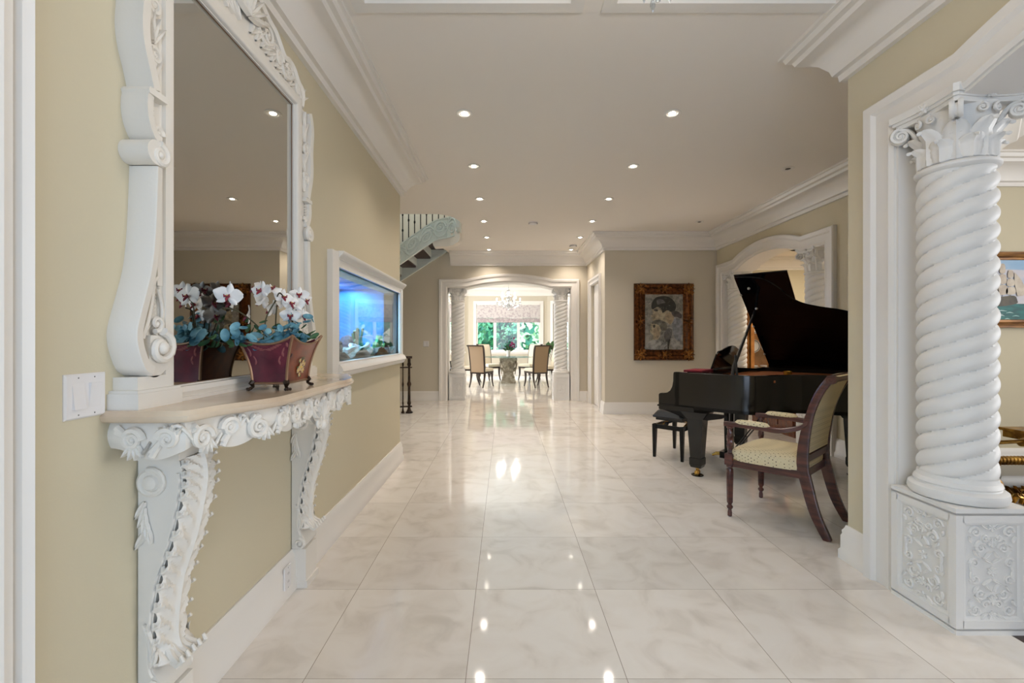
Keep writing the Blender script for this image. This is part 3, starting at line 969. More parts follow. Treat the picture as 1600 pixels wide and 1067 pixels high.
def wing(sg):
    e = MY0 - .062 if sg < 0 else MY1 + .062
    G = lambda a, b, c: (XL + c, e + sg * a, b)
    # plinth
    mb = MB()
    for a0, a1, z0, z1, d in ((-.055, .118, TZ, TZ + .045, .088), (-.055, .112, TZ + .045, TZ + .053, .082), (-.035, .098, TZ + .053, TZ + .090, .070)):
        mb.prism([(a0, z0), (a0, z1), (a1, z1), (a1, z0)], G, 0, d)
    bw(mb, 'plinth', M['carve'], t)
    mb = MB()
    outer = [(.060, 1.182), (.086, 1.20), (.104, 1.235), (.116, 1.276), (.117, 1.315), (.105, 1.36), (.086, 1.42), (.064, 1.50), (.052, 1.60), (.046, 1.70), (.042, 1.80)]
    oc = crom(outer, 6)
    mb.prism([(p[0] - .004, min(max(p[1], 1.185), 1.798)) for p in oc] + [(-.004, 1.798), (-.004, 1.185)], G, 0, .048)
    # raised outer band
    ns = miters(oc)
    rs = []
    for i, (p, n_) in enumerate(zip(oc, ns)):
        w_ = .030 - .006 * i / len(oc)
        q = (p[0] + n_[0] * w_, p[1] + n_[1] * w_)
        rs.append([G(p[0], p[1], 0), G(p[0], p[1], .080), G(p[0] * .9 + q[0] * .1, p[1] * .9 + q[1] * .1, .084), G(q[0], q[1], .080), G(q[0], q[1], 0)])
    mb.rings(rs)
    # base lobe closing the volute
    lob = [(.062, 1.182), (.03, 1.175), (-.002, 1.19), (-.028, 1.215), (-.034, 1.26), (-.02, 1.30)]
    mb.prism(crom(lob, 5) + [(.05, 1.30)], G, .045, .070)
    spiral(mb, G, .020, 1.262, .050, 1.3, PI * .55, 1, .013, .009, .078, n=8)
    mb.ball(G(.018, 1.262, .080), (.018, .020, .020), 12, 8)
    spiral(mb, G, .022, 1.335, .024, 1.2, -PI * .4, -1, .008, .005, .066)
    # feather
    for q in range(12):
        u = q / 11
        a, b = .052 - .025 * u, 1.31 + .135 * u
        leaflet(mb, G, a, b, PI * .5 + (.65 - .3 * u), .05 * (1 - .4 * u), .014, .010, .050)
        leaflet(mb, G, a, b, PI * .5 - (.55 - .2 * u) , .042 * (1 - .4 * u), .013, .010, .050)
    strand(mb, G, [(.07, 1.29), (.05, 1.34), (.034, 1.40), (.026, 1.455), (.012, 1.475)], .008, .005, .060)
    strand(mb, G, [(.02, 1.30), (-.004, 1.34), (-.006, 1.39), (.010, 1.44)], .006, .005, .060)
    mb.prism([(-.006, 1.45), (-.006, 1.82), (.012, 1.82), (.014, 1.45)], G, .03, .062)
    bw(mb, 'scroll_bracket', M['carve'], t)
    mb = MB()
    # rolled curl above the stem
    mb.prism([(.046 + .036 * math.cos(k * PI / 12), 1.838 + .036 * math.sin(k * PI / 12)) for k in range(24)], G, .0, .086)
    spiral(mb, G, .032, 1.835, .034, 1.3, PI / 2, 1, .012, .008, .082, n=8)
    mb.prism([(0, 1.80), (.03, 1.80), (.03, 1.9), (0, 1.9)], G, 0, .06)
    # middle piece
    o2 = crom([(.020, 1.872), (.045, 1.885), (.066, 1.925), (.072, 1.97), (.068, 2.005)], 6)
    mb.prism([(p[0] - .004, p[1]) for p in o2] + [(-.002, 2.005), (-.002, 1.872)], G, 0, .055)
    ns = miters(o2)
    mb.rings([[G(p[0], p[1], 0), G(p[0], p[1], .078), G(p[0] + n_[0] * .024, p[1] + n_[1] * .024, .076), G(p[0] + n_[0] * .024, p[1] + n_[1] * .024, 0)] for p, n_ in zip(o2, ns)])
    spiral(mb, G, .018, 1.905, .020, 1.3, PI, -1, .009, .006, .066)
    for q in range(6):
        leaflet(mb, G, .030, 1.925 + .014 * q, PI * .5 - .8, .034, .012, .01, .056)
    mb.prism([(-.002, 2.003), (.068, 2.003), (.072, 2.012), (.066, 2.022), (-.002, 2.022)], G, 0, .082)
    # upper flaring piece
    o3 = crom([(.050, 2.022), (.064, 2.07), (.084, 2.13), (.092, 2.19), (.088, 2.26), (.092, 2.33), (.100, 2.39), (.090, 2.45), (.070, 2.49)], 6)
    mb.prism([(p[0] - .004, p[1]) for p in o3] + [(-.002, 2.49), (-.002, 2.022)], G, 0, .050)
    ns = miters(o3)
    mb.rings([[G(p[0], p[1], 0), G(p[0], p[1], .080), G(p[0] + n_[0] * .03, p[1] + n_[1] * .03, .078), G(p[0] + n_[0] * .03, p[1] + n_[1] * .03, 0)] for p, n_ in zip(o3, ns)])
    spiral(mb, G, .028, 2.135, .030, 1.6, -PI / 2, 1, .011, .006, .062)
    spiral(mb, G, .030, 2.285, .030, 1.6, PI / 2, -1, .010, .006, .062)
    for z_, an in ((2.06, .3), (2.07, .0), (2.08, -.25), (2.17, .5), (2.18, .2), (2.19, -.1), (2.21, -.4), (2.32, .5), (2.33, .2), (2.34, -.1), (2.36, -.35), (2.40, .1)):
        leaflet(mb, G, .028, z_, PI / 2 + an, .075, .020, .015, .054)
    bw(mb, 'side_carving', M['carve'], t)
wing(-1)
wing(1)
# carved crest over the top rail
mb = MB()
mc = (MY0 + MY1) / 2
crest = [(-.50, 2.49), (-.515, 2.56), (-.49, 2.60), (-.45, 2.615), (-.41, 2.65), (-.36, 2.665), (-.31, 2.655), (-.27, 2.68), (-.22, 2.715), (-.16, 2.73), (-.10, 2.76), (-.05, 2.80), (0, 2.82)]
crest = crest + [(-a, b) for a, b in crest[-2::-1]]
cc = crom(crest, 5)
G = lambda a, b, c: (XL + c, mc + a, b)
mb.prism([(p[0] * .992, p[1] - .004) for p in cc] + [(.49, 2.525), (-.49, 2.525)], G, 0, .035)
ns = miters(cc)
mb.rings([[G(p[0], p[1], 0), G(p[0], p[1], .058), G(p[0] - n_[0] * .012, p[1] - n_[1] * .012, .066), G(p[0] - n_[0] * .026, p[1] - n_[1] * .026, .056), G(p[0] - n_[0] * .026, p[1] - n_[1] * .026, 0)] for p, n_ in zip(cc, ns)])
for sg in (-1, 1):
    for a, b, r, st, dr in ((.46, 2.565, .034, 0, 1), (.37, 2.60, .040, PI, -1), (.27, 2.61, .036, 0, 1), (.17, 2.65, .046, PI, -1), (.06, 2.68, .04, 0, 1)):
        spiral(mb, G, sg * a, b, r, 1.7, st if sg > 0 else PI - st, dr * sg, .013, .006, .045)
    for q in range(12):
        a = .50 - .042 * q
        for w_ in (.4, .9):
            leaflet(mb, G, sg * a, 2.53 + .004 * q, PI / 2 - sg * w_ + .25 * math.sin(q * 2), .085 + .003 * q, .026, .018, .034)
    strand(mb, G, [(sg * .49, 2.54), (sg * .42, 2.60), (sg * .33, 2.56), (sg * .24, 2.65), (sg * .14, 2.60), (sg * .03, 2.72)], .014, .007, .045)
for w_ in range(9):
    leaflet(mb, G, 0, 2.62, PI * (.1 + .8 * w_ / 8), .14, .035, .022, .05)
bw(mb, 'crest_carving', M['carve'], t)

# ------------------------------------------------------------------ planter with orchids
PC = (-.908, 1.835)
t = thing('planter', 'wine red square planter with floral side panel and claw feet on the console table', 'planter', (PC[0], PC[1], TZ))
def psec(u):
    # half sizes along x and y at relative height u
    f = u ** 1.9
    return .066 + .042 * f, .096 + .038 * f
def prim(sx, sy, u):
    # top edge dips in the middle and rises to the corners
    return .145 + .040 * (max(abs(sx), 0) ** 2 * max(abs(sy), 0) ** 2)
def pface(side, v, u):
    hx, hy = psec(u)
    top = .150 + .034 * abs(v) ** 2.2
    z = .028 + (top - .0) * u
    bow = -.004 * (1 - v * v) * math.sin(PI * u)
    if side == 0: return (v * hx, -hy - bow * 0, z)
    if side == 1: return (hx, v * hy, z)
    if side == 2: return (-v * hx, hy, z)
    return (-hx, -v * hy, z)
for side, (m_, lb) in enumerate(((M['wine'], 'wine red panel'), (M['russet'], 'russet panel painted with flowers'), (M['wine'], 'wine red panel'), (M['russet'], 'russet panel painted with flowers'))):
    rows = [[pface(side, -1 + 2 * j / 10, i / 12) for j in range(11)] for i in range(13)]
    mb = MB().grid(rows)
    inn = [[(p[0] * .95, p[1] * .95, p[2]) for p in r] for r in rows]
    mb.grid(inn)
    mb.build('side_panel', m_, t, label=lb)
mb = MB()
for side in range(4):
    mb.tube([pface(side, 1, i / 12) for i in range(13)], .0055, 6)
    mb.tube([pface(side, -1 + 2 * j / 10, 1) for j in range(11)], .0045, 6)
    mb.tube([pface(side, -1 + 2 * j / 10, 0) for j in range(11)], .005, 6)
hx, hy = psec(0)
mb.box(-hx, hx, -hy, hy, .026, .034)
mb.build('gilt_edging', M['pewter'], t, label='aged gilt edging')
for sx in (-1, 1):
    for sy in (-1, 1):
        mb = MB()
        x, y = sx * (hx - .004), sy * (hy - .004)
        mb.tube([(x, y, .034), (x + sx * .006, y + sy * .006, .026), (x + sx * .002, y + sy * .002, .014), (x + sx * .010, y + sy * .010, .007)], [.013, .011, .006, .007], 8)
        for k in (-1, 0, 1):
            dx, dy = sx * .014 - k * sy * .006, sy * .014 + k * sx * .006
            mb.ball((x + dx, y + dy, .006), (.006, .006, .006), 7, 5)
        mb.build('claw_foot', M['bronze'], t)
# flower spray painted (in relief) on the side panels, gold sprigs on the front
mb = MB()
G = lambda a, b, c: tuple(Vector(pface(1, a / .1, max(0, min(1, (b - .028) / .15)))) + Vector((c + .003, 0, 0)))
for a, b, r, mi in ((0, .085, .016, 0), (-.012, .072, .009, 0), (.014, .070, .010, 0), (.006, .105, .008, 0), (-.012, .112, .006, 0), (.016, .094, .007, 0), (-.002, .055, .007, 0)):
    for k in range(6):
        an = k * PI / 3
        leaflet(mb, G, a * 1.6, b, an, r * 1.3, r * .8, .002, .0015, mi)
    mb.ball(G(a * 1.6, b, .003), r * .3, 6, 4, 1)
for k in range(10):
    leaflet(mb, G, .02 * math.cos(k * .63), .085 + .03 * math.sin(k * .63), k * .63, .014, .006, .001, .0015, 2)
mb.build('painted_flowers', [mat('cream_paint', (206, 176, 128), .5), M['yellow'], M['leaf']], t, label='cream painted flower spray')
mb = MB()
G = lambda a, b, c: tuple(Vector(pface(0, a / .06, max(0, min(1, (b - .028) / .15)))) + Vector((0, -c, 0)))
for sg in (-1, 1):
    for k in range(5):
        leaflet(mb, G, sg * (.048 - .004 * k), .165 - .013 * k, -PI / 2 + sg * (.3 - .5 * (k % 2)), .02, .006, .0012, .0012)
        leaflet(mb, G, sg * (.038 - .006 * k), .166 - .003 * k, PI / 2 + sg * 1.2, .016, .005, .0012, .0012)
mb.build('gilt_sprigs', mat('faded_gilt', (150, 84, 84), .4), t)
bw(MB().box(PC[0] - .070, PC[0] + .070, PC[1] - .102, PC[1] + .102, TZ + .10, TZ + .125), 'soil', M['bark'], t)

t = thing('orchid_arrangement', 'artificial white orchids with burgundy centres and teal eucalyptus in the wine red planter', 'flower arrangement', (PC[0], PC[1], TZ + .14))
rnd = random.Random(11)
mb = MB()
stemsp = [[(-.02, -.03, 0), (-.03, -.07, .12), (.0, -.05, .21), (.04, -.10, .235), (.07, -.13, .22)],
          [(.0, .04, 0), (.0, .06, .12), (.02, .08, .18), (.03, .13, .20)],
          [(.0, -.02, 0), (-.04, -.09, .10), (-.08, -.16, .16), (-.10, -.22, .17)],
          [(.01, .02, 0), (.02, .05, .08), (.01, .07, .20), (.0, .10, .27)],
          [(-.01, 0, 0), (-.04, .03, .10), (-.05, .06, .20)]]
for s_ in stemsp:
    mb.tube(crom(s_, 6), [.0028] * (6 * (len(s_) - 1) + 1), 6)
mb.build('stems', M['stem'], t)
def flower(pos, face, size, rnd):
    f = Vector(face).normalized()
    up = Vector((0, 0, 1))
    sd = f.cross(up).normalized()
    up = sd.cross(f).normalized()
    roll = rnd.uniform(-.3, .3)
    P = Vector(pos)
    mb = MB()
    def petal(an, ln, wd, cup):
        an += roll
        rows = []
        for i in range(7):
            u = i / 6
            ww = wd * math.sin(PI * min(.97, u * .82 + .12)) * .5
            row = []
            for j in range(5):
                s_ = -1 + j / 2
                d = sd * math.cos(an) + up * math.sin(an)
                e = -sd * math.sin(an) + up * math.cos(an)
                row.append(tuple(P + d * ln * u + e * ww * s_ + f * (cup * (u - .4) ** 2 * 1.5 - .004 * s_ * s_)))
            rows.append(row)
        mb.grid(rows)
    for an, l, w_ in ((PI * .5, 1, .62), (PI * 1.22, .95, .55), (PI * 1.78, .95, .55)):
        petal(an, size * l, size * w_, .004)
    for an in (PI * .06, PI * .94):
        petal(an, size * 1.12, size * 1.15, .010)
    fl = mb.build('flower', M['petal'], t)
    mb = MB()
    mb.ball(tuple(P + f * .008 - up * .004), (.007, .007, .006), 8, 5)
    for k in (-1, 1):
        mb.tube([tuple(P + f * .006), tuple(P + f * .014 + sd * k * .008 - up * .004), tuple(P + f * .016 + sd * k * .009 + up * .004)], [.004, .004, .002], 6)
    mb.tube([tuple(P + f * .006 - up * .004), tuple(P + f * .016 - up * .014), tuple(P + f * .020 - up * .022)], [.004, .005, .0015], 6)
    mb.ball(tuple(P + f * .012), .003, 6, 4, 1)
    mb.build('flower_lip', [M['lip'], M['yellow']], fl, label='burgundy lip')
# flowers: position relative to the planter centre
for px, py, pz, sz, fc in ((-.015, -.125, .262, .038, (-.2, -1, .25)), (.005, -.09, .270, .034, (.5, -.6, .9)), (.03, -.05, .245, .034, (.9, -.8, .2)), (.045, -.02, .225, .030, (1, -.7, -.1)),
                           (.035, .03, .222, .040, (.4, -1, .1)), (.04, .07, .265, .036, (.4, -1, .3)), (.055, .09, .245, .030, (.9, -.5, 0)), (.02, .03, .175, .036, (.5, -1, .1)),
                           (.05, .08, .178, .030, (.9, -.6, -.1)), (-.095, -.20, .235, .046, (.2, -1, .05)), (-.13, -.12, .215, .040, (-.9, -.4, .1)), (-.12, -.16, .26, .034, (-.8, -.5, .2)),
                           (-.06, -.04, .23, .038, (-1, .2, .1)), (-.10, -.06, .17, .042, (-1, -.5, 0)), (-.05, .02, .20, .040, (-1, -.1, .2)), (-.09, -.02, .28, .036, (-.9, -.2, .3)), (-.04, .09, .235, .036, (-1, .1, .2))):
    flower((px, py, pz - .14 + .12), fc, sz, rnd)
def leaves(mname, name, spots, size, seed):
    rn = random.Random(seed)
    mb = MB()
    for cx, cy, cz, n_, sp in spots:
        for _ in range(n_):
            P = Vector((cx + rn.gauss(0, sp), cy + rn.gauss(0, sp), cz + rn.gauss(0, sp * .7)))
            nn = Vector((rn.uniform(-.6, .6), rn.uniform(-1, .3), rn.uniform(.1, 1))).normalized()
            e1 = nn.orthogonal().normalized()
            a0 = rn.uniform(0, 6.28)
            e1 = (e1 * math.cos(a0) + nn.cross(e1) * math.sin(a0))
            e2 = nn.cross(e1)
            s_ = size * rn.uniform(.7, 1.25)
            asp = .66 if size > .02 else .45
            rows = [[tuple(P + e1 * s_ * (r * math.cos(k * PI / 6)) + e2 * s_ * asp * (r * math.sin(k * PI / 6)) + nn * (.25 * s_ * r * r)) for k in range(12)] for r in (.05, .6, 1)]
            mb.rings(rows, cap=False)
            mb.add(rows[0], [tuple(range(12))])
    mb.build(name, mname, t)
leaves(M['euc'], 'eucalyptus_leaves', [(-.01, -.08, .05, 10, .022), (.03, -.05, .045, 10, .022), (.045, .0, .07, 12, .024), (.03, .03, .11, 8, .02), (.05, .04, .05, 8, .02), (-.06, -.10, .045, 9, .022), (-.09, -.14, .055, 6, .018), (-.07, -.03, .04, 10, .022), (-.06, .04, .05, 9, .024), (-.01, .06, .05, 8, .025), (.0, 0, .03, 14, .03), (-.09, -.15, .08, 6, .02), (.02, -.10, .09, 7, .024), (.05, .03, .13, 6, .02)], .0215, 3)
leaves(M['leaf'], 'green_leaves', [(.05, .09, .07, 10, .02), (.04, .13, .08, 7, .018), (-.12, -.12, .06, 9, .03), (-.1, .0, .08, 9, .03), (.0, .0, .02, 16, .035), (-.06, .08, .07, 7, .03), (.03, -.03, .03, 8, .03)], .019, 5)

# ------------------------------------------------------------------ aquarium built into the left wall
y0, y1, z0, z1 = AQ
t = thing('aquarium', 'built-in aquarium with blue lit water and white moulded surround in the left wall', 'aquarium', (XL, (y0 + y1) / 2, z0))
mb = MB()
xb = -1.72
mb.box(xb - .02, xb, y0 - .02, y1 + .02, z0 - .02, z1 + .06)
mb.box(xb, XL - .02, y0 - .02, y0, z0 - .02, z1 + .06).box(xb, XL - .02, y1, y1 + .02, z0 - .02, z1 + .06)
mb.box(xb, XL - .02, y0, y1, z1 + .04, z1 + .06)
bw(mb, 'tank_shell', M['water_blue'], t, label='blue back and side panels')
bw(MB().box(xb, XL - .02, y0, y1, z0 - .02, z0), 'tank_floor', M['gravel'], t)
rn = random.Random(4)
rows = [[(xb + (XL - .03 - xb) * j / 10, y0 + (y1 - y0) * i / 40, z0 + .035 + rn.uniform(0, .02) + .03 * math.sin(i * .5) * math.sin(j * .8)) for j in range(11)] for i in range(41)]
bw(MB().grid(rows), 'gravel_bed', M['gravel'], t)
bw(MB().box(XL - .018, XL - .010, y0, y1, z0, z1), 'front_glass', M['tank_glass'], t)
mb = MB()
mb.box(XL - .012, XL + .035, y0 - .125, y0 - .012, z0 - .095, z1 + .09)      # left stile
mb.box(XL - .012, XL + .032, y1 + .012, y1 + .075, z0 - .04, z1 + .04)
mb.box(XL - .05, XL + .02, y0 - .014, y0, z0 - .01, z1 + .01).box(XL - .05, XL + .02, y1, y1 + .014, z0 - .01, z1 + .01)
F = lambda a, b, c: (XL + a, c, b)
mb.prism([(-.012, z1), (.022, z1), (.024, z1 + .05), (.036, z1 + .055), (.045, z1 + .07), (.055, z1 + .075), (.065, z1 + .092), (.065, z1 + .10), (-.012, z1 + .10)], F, y0 - .015, y1 + .10)
mb.prism([(-.012, z0), (.030, z0), (.030, z0 - .012), (.045, z0 - .02), (.060, z0 - .045), (.064, z0 - .06), (.05, z0 - .068), (.044, z0 - .085), (.03, z0 - .10), (-.012, z0 - .10)], F, y0 - .015, y1 + .10)
bw(mb, 'moulded_surround', M['trim'], t, label='white moulded surround')
def coral(y, x, h, n_, m_, nm, seed):
    rn = random.Random(seed)
    mb = MB()
    for _ in range(n_):
        a, s_ = rn.uniform(0, 6.28), rn.uniform(.01, .05)
        b = Vector((x + s_ * math.cos(a), y + 1.6 * s_ * math.sin(a), z0 + .03))
        hh = h * rn.uniform(.4, 1)
        mb.tube([tuple(b), tuple(b + Vector((rn.uniform(-.02, .02), rn.uniform(-.03, .03), hh * .55))), tuple(b + Vector((rn.uniform(-.03, .03), rn.uniform(-.05, .05), hh)))], [.012, .011, .014], 7)
    bw(mb, nm, m_, t)
coral(3.06, -1.25, .26, 16, M['coral_green'], 'green_coral', 1)
coral(3.22, -1.35, .20, 14, M['coral_green'], 'green_coral', 2)
coral(3.12, -1.20, .13, 12, M['gravel'], 'branch_coral', 3)
coral(4.15, -1.35, .22, 10, M['leaf'], 'water_plant', 5)
coral(4.45, -1.25, .16, 14, M['coral_green'], 'water_plant', 6)
coral(3.45, -1.50, .30, 9, M['leaf'], 'water_plant', 7)
for y, x, r in ((3.42, -1.5, .10), (3.5, -1.45, .08), (3.38, -1.55, .14), (4.0, -1.4, .08), (4.3, -1.5, .1), (3.4, -1.58, .3)):
    bw(MB().ball((x, y, z0 + .05 + r * .4), (min(r * .8, .09), min(r, .1), r), 7, 5), 'rock', M['rock'], t, angle=10)
mb = MB()
mb.tube(crom([(-1.22, 3.45, z0 + .05), (-1.2, 3.6, z0 + .075), (-1.22, 3.72, z0 + .05), (-1.2, 3.9, z0 + .08), (-1.23, 4.05, z0 + .1)], 5), .022, 8)
mb.tube(crom([(-1.24, 3.7, z0 + .05), (-1.3, 3.8, z0 + .10), (-1.26, 3.95, z0 + .07)], 5), .016, 8)
bw(mb, 'white_branch', M['coral_white'], t, label='bleached white branch')
l = lamp('aquarium_lamp', 'AREA', (-1.58, (y0 + y1) / 2, z1 + .03), (0, 0, 0), 36, (.45, .82, 1), shape='RECTANGLE', size=.18, size_y=1.6)

# ------------------------------------------------------------------ switches and outlet
def plate(F, nm, label, w_, h, gangs, cat):
    t = thing(nm, label, cat, F(0, 0, 0))
    mb = MB()
    mb.rings([[F(sx * (w_ / 2 - i_), sz * (h / 2 - i_), d) for sx, sz in ((-1, -1), (1, -1), (1, 1), (-1, 1))] for i_, d in ((0, 0), (0, .003), (.004, .007))])
    bw(mb, 'face_plate', M['plastic'], t)
    for g in range(gangs):
        a = (g - (gangs - 1) / 2) * .046
        if cat == 'outlet':
            mb = MB()
            for b in (-.02, .02):
                mb.prism([(a - .014, b - .012), (a + .014, b - .012), (a + .014, b + .012), (a - .014, b + .012)], F, .006, .008)
                for q in (-.005, .005):
                    mb.prism([(a + q - .001, b - .004), (a + q + .001, b - .004), (a + q + .001, b + .006), (a + q - .001, b + .006)], F, .0078, .0085, 1)
            bw(mb, 'socket', [M['plastic'], M['plastic_grey']], t)
        else:
            mb = MB()
            k = 1 if g % 2 else -1
            mb.rings([[F(a + sx * .0165, sz * .033, d + (0 if e == 0 else .0035 * sz * k)) for sx, sz in ((-1, -1), (1, -1), (1, 1), (-1, 1))] for e, d in ((0, .006), (1, .0105))])
            bw(mb, 'rocker', M['plastic'], t)
        for b in (-.048, .048):
            bw(MB().ball(F(a, b, .007), .002, 6, 4), 'screw', M['plastic_grey'], t)
plate(lambda a, b, c: (XL + c, 1.19 + a, 1.14 + b), 'light_switch', 'double white rocker switch on the left wall beside the console table', .117, .117, 2, 'light switch')
plate(lambda a, b, c: (-1.64 + a, 9.38 - c, 1.18 + b), 'light_switch', 'small white switch on the far wall left of the dining arch', .117, .117, 2, 'light switch')
plate(lambda a, b, c: (XL + .027 + c, 2.24 + a, .105 + b), 'wall_outlet', 'white outlet on the baseboard below the console table', .07, .114, 1, 'outlet')
plate(lambda a, b, c: (1.71 - c, 9.22 - a, .36 + b), 'wall_outlet', 'white outlet low on the wall right of the dining arch', .07, .114, 1, 'outlet')
t = thing('thermostat', 'small dark thermostat on the wall right of the dining arch', 'thermostat', (1.71, 9.15, 1.5))
bw(MB().box(1.69, 1.71, 9.10, 9.18, 1.40, 1.60), 'housing', M['black_satin'], t)
bw(MB().box(1.684, 1.69, 9.115, 9.165, 1.5, 1.57), 'dial', M['plastic_grey'], t)

# ------------------------------------------------------------------ twisted Corinthian columns
def column(label, loc):
    t = thing('twisted_column', label, 'column', loc, 0, 'twisted white columns in the arches')
    hp = .165
    mb = MB()
    mb.box(-hp, hp, -hp, hp, .0, .028).box(-hp, hp, -hp, hp, .52, .55)
    for sx in (-1, 1):
        for sy in (-1, 1):
            mb.box(*sorted((sx * hp, sx * (hp - .035))), *sorted((sy * hp, sy * (hp - .035))), .02, .53)
    mb.box(-hp + .012, hp - .012, -hp + .012, hp - .012, .02, .53)
    for k in range(4):
        c_, s_ = math.cos(k * PI / 2), math.sin(k * PI / 2)
        G = lambda a, b, c, c_=c_, s_=s_: (a * c_ + (hp + c) * s_, a * s_ - (hp + c) * c_, b)
        mb.sweep([(-hp + .035, .06), (-hp + .035, .49), (hp - .035, .49), (hp - .035, .06)], [(.002, -.0125), (-.018, -.0115), (-.010, -.004), (.002, -.0015)], G, closed=True)
        mb.prism([(-hp + .03, .02), (hp - .03, .02), (hp - .03, .062), (-hp + .03, .062)], G, -.02, 0)
        mb.prism([(-hp + .03, .488), (hp - .03, .488), (hp - .03, .53), (-hp + .03, .53)], G, -.02, 0)
    ped = mb.build('pedestal', M['plaster'], t)
    mb = MB()
    for k in range(4):
        c_, s_ = math.cos(k * PI / 2), math.sin(k * PI / 2)
        G = lambda a, b, c, c_=c_, s_=s_: (a * c_ + (hp - .012 + c) * s_, a * s_ - (hp - .012 + c) * c_, b)
        for sg in (-1, 1):
            for a, b, r, st, dr in ((.072, .445, .026, 0, 1), (.050, .375, .026, PI, -1), (.076, .31, .022, 0, 1), (.076, .24, .022, 0, -1), (.050, .175, .026, PI, 1), (.072, .105, .026, 0, -1), (.028, .42, .018, PI, 1), (.028, .13, .018, PI, -1)):
                spiral(mb, G, sg * a, b, r, 1.4, st if sg > 0 else PI - st, dr * sg, .0068, .0035, .002, n=5, eye=True, seg=9)
            for a, b, an, ln in ((.02, .46, .6, .04), (.05, .41, -.8, .04), (.06, .34, .9, .035), (.09, .275, 1.57, .045), (.09, .275, -1.57, .045), (.06, .21, -.9, .035), (.05, .14, .8, .04), (.02, .09, -.6, .04), (.03, .33, 2.2, .04), (.03, .22, -2.2, .04), (.09, .40, 1.2, .03), (.09, .15, -1.2, .03), (.0, .31, .5, .05), (.0, .24, -.5, .05)):
                leaflet(mb, G, sg * a, b, an if sg > 0 else PI - an, ln, .016, .008, .001)
        for b in (.275, .40, .15, .47, .08):
            for q in range(6):
                leaflet(mb, G, 0, b, q * PI / 3 + PI / 6, .022, .014, .007, .001)
    mb.build('carved_panels', M['plaster'], ped)
    mb = MB()
    mb.lathe([(.155, .55), (.168, .556), (.176, .575), (.172, .597), (.160, .606), (.150, .608), (.148, .614), (.154, .622), (.150, .634), (.142, .640), (.139, .66)], n=48)
    mb.build('base_moulding', M['plaster'], t)
    mb = MB()
    rs = []
    nz, nth, sp = 200, 72, .0775
    for i in range(nz + 1):
        z = .645 + (2.075 - .645) * i / nz
        ring = []
        for a in range(nth):
            th = 2 * PI * a / nth
            f = (4 * th / (2 * PI) - z / sp) % 1
            e = min(1, min(z - .640, 2.08 - z) / .03 + .2)
            rr = .116 + .026 * math.sqrt(max(0, 1 - (2 * f - 1) ** 2)) * e
            ring.append((rr * math.cos(th), rr * math.sin(th), z))
        rs.append(ring)
    mb.rings(rs)
    mb.build('twisted_shaft', M['plaster'], t, angle=60)
    mb = MB()
    mb.lathe([(.118, 2.06), (.142, 2.066), (.150, 2.076), (.150, 2.086), (.138, 2.096), (.122, 2.10), (.116, 2.12), (.120, 2.20), (.128, 2.27), (.142, 2.32), (.150, 2.34)], n=40)
    def abacus(q, dip):
        out = []
        for k in range(4):
            c_, s_ = math.cos(k * PI / 2), math.sin(k * PI / 2)
            for u in (-.9, -.6, -.3, 0, .3, .6, .9):
                a, b = u * hp * q, -hp * (q - dip * (1 - u * u))
                out.append((a * c_ - b * s_, a * s_ + b * c_))
        return out
    mb.prism(abacus(1.10, .13), XY, 2.366, 2.400)
    mb.prism(abacus(1.04, .13), XY, 2.352, 2.370)
    mb.prism(abacus(.98, .13), XY, 2.332, 2.354)
    cap = mb.build('capital', M['plaster'], t)
    mb = MB()
    def acanth(th, r0, z0_, h, wd, out):
        rows = []
        for i in range(11):
            u = i / 10
            cu = max(0, (u - .62) / .38)
            r = r0 + .010 + .006 * u + out * math.sin(cu * PI * .62)
            z = z0_ + h * min(u, .86) - .10 * h * max(0, cu - .55) * 2
            ww = wd * (.75 + .35 * math.sin(PI * min(1, u * 1.1))) * (1 - .72 * cu ** 2) * (1 + .16 * (((u * 5) % 1) - .5))
            row = []
            for j in range(9):
                s_ = -1 + j / 4
                rr = r + .010 * (1 - abs(s_)) + .004 * math.cos(s_ * PI * 3) - .006 * s_ * s_
                an = th + ww * s_ / rr
                row.append((rr * math.cos(an), rr * math.sin(an), z + .006 * abs(s_)))
            rows.append(row)
        mb.grid(rows)
        mb.grid([[(p[0] * .95, p[1] * .95, p[2] - .003) for p in r] for r in rows])
        tr = rows[-1][4]
        mb.tube([rows[-1][2], tr, rows[-1][6]], [.006, .009, .006], 6)
    for k in range(8):
        acanth(k * PI / 4 + PI / 8, .120, 2.10, .110, .050, .030)
        acanth(k * PI / 4, .116, 2.10, .195, .048, .036)
    for k in range(4):
        th = PI / 4 + k * PI / 2
        c_, s_ = math.cos(th), math.sin(th)
        G = lambda a, b, c, c_=c_, s_=s_: (a * c_ - c * s_, a * s_ + c * c_, b)
        for c in (-.014, .014):
            strand(mb, G, [(.125, 2.22), (.14, 2.27), (.165, 2.315), (.200, 2.333)], .010, .010, c)
            spiral(mb, G, .196, 2.298, .038, 1.6, PI * .45, -1, .011, .006, c, n=6)
        mb.prism([(.196 + .031 * math.cos(q * PI / 9), 2.298 + .031 * math.sin(q * PI / 9)) for q in range(18)], G, -.014, .014)
        for c1 in (-1, 1):
            th2 = th - c1 * PI / 4 + c1 * .22
            H = lambda a, b, c, q=th2: ((.150 + c) * math.cos(q + a / .15), (.150 + c) * math.sin(q + a / .15), b)
            spiral(mb, H, 0, 2.305, .020, 1.4, PI / 2, c1, .007, .004, .004, n=6)
        th3 = th + PI / 4
        H = lambda a, b, c, q=th3: ((.150 + c) * math.cos(q + a / .15), (.150 + c) * math.sin(q + a / .15), b)
        for q in range(6):
            leaflet(mb, H, 0, 2.368, q * PI / 3, .026, .018, .010, .004)
        mb.ball(H(0, 2.368, .012), .008, 8, 5)
    mb.build('acanthus_leaves', M['plaster'], cap, angle=60)
    return t
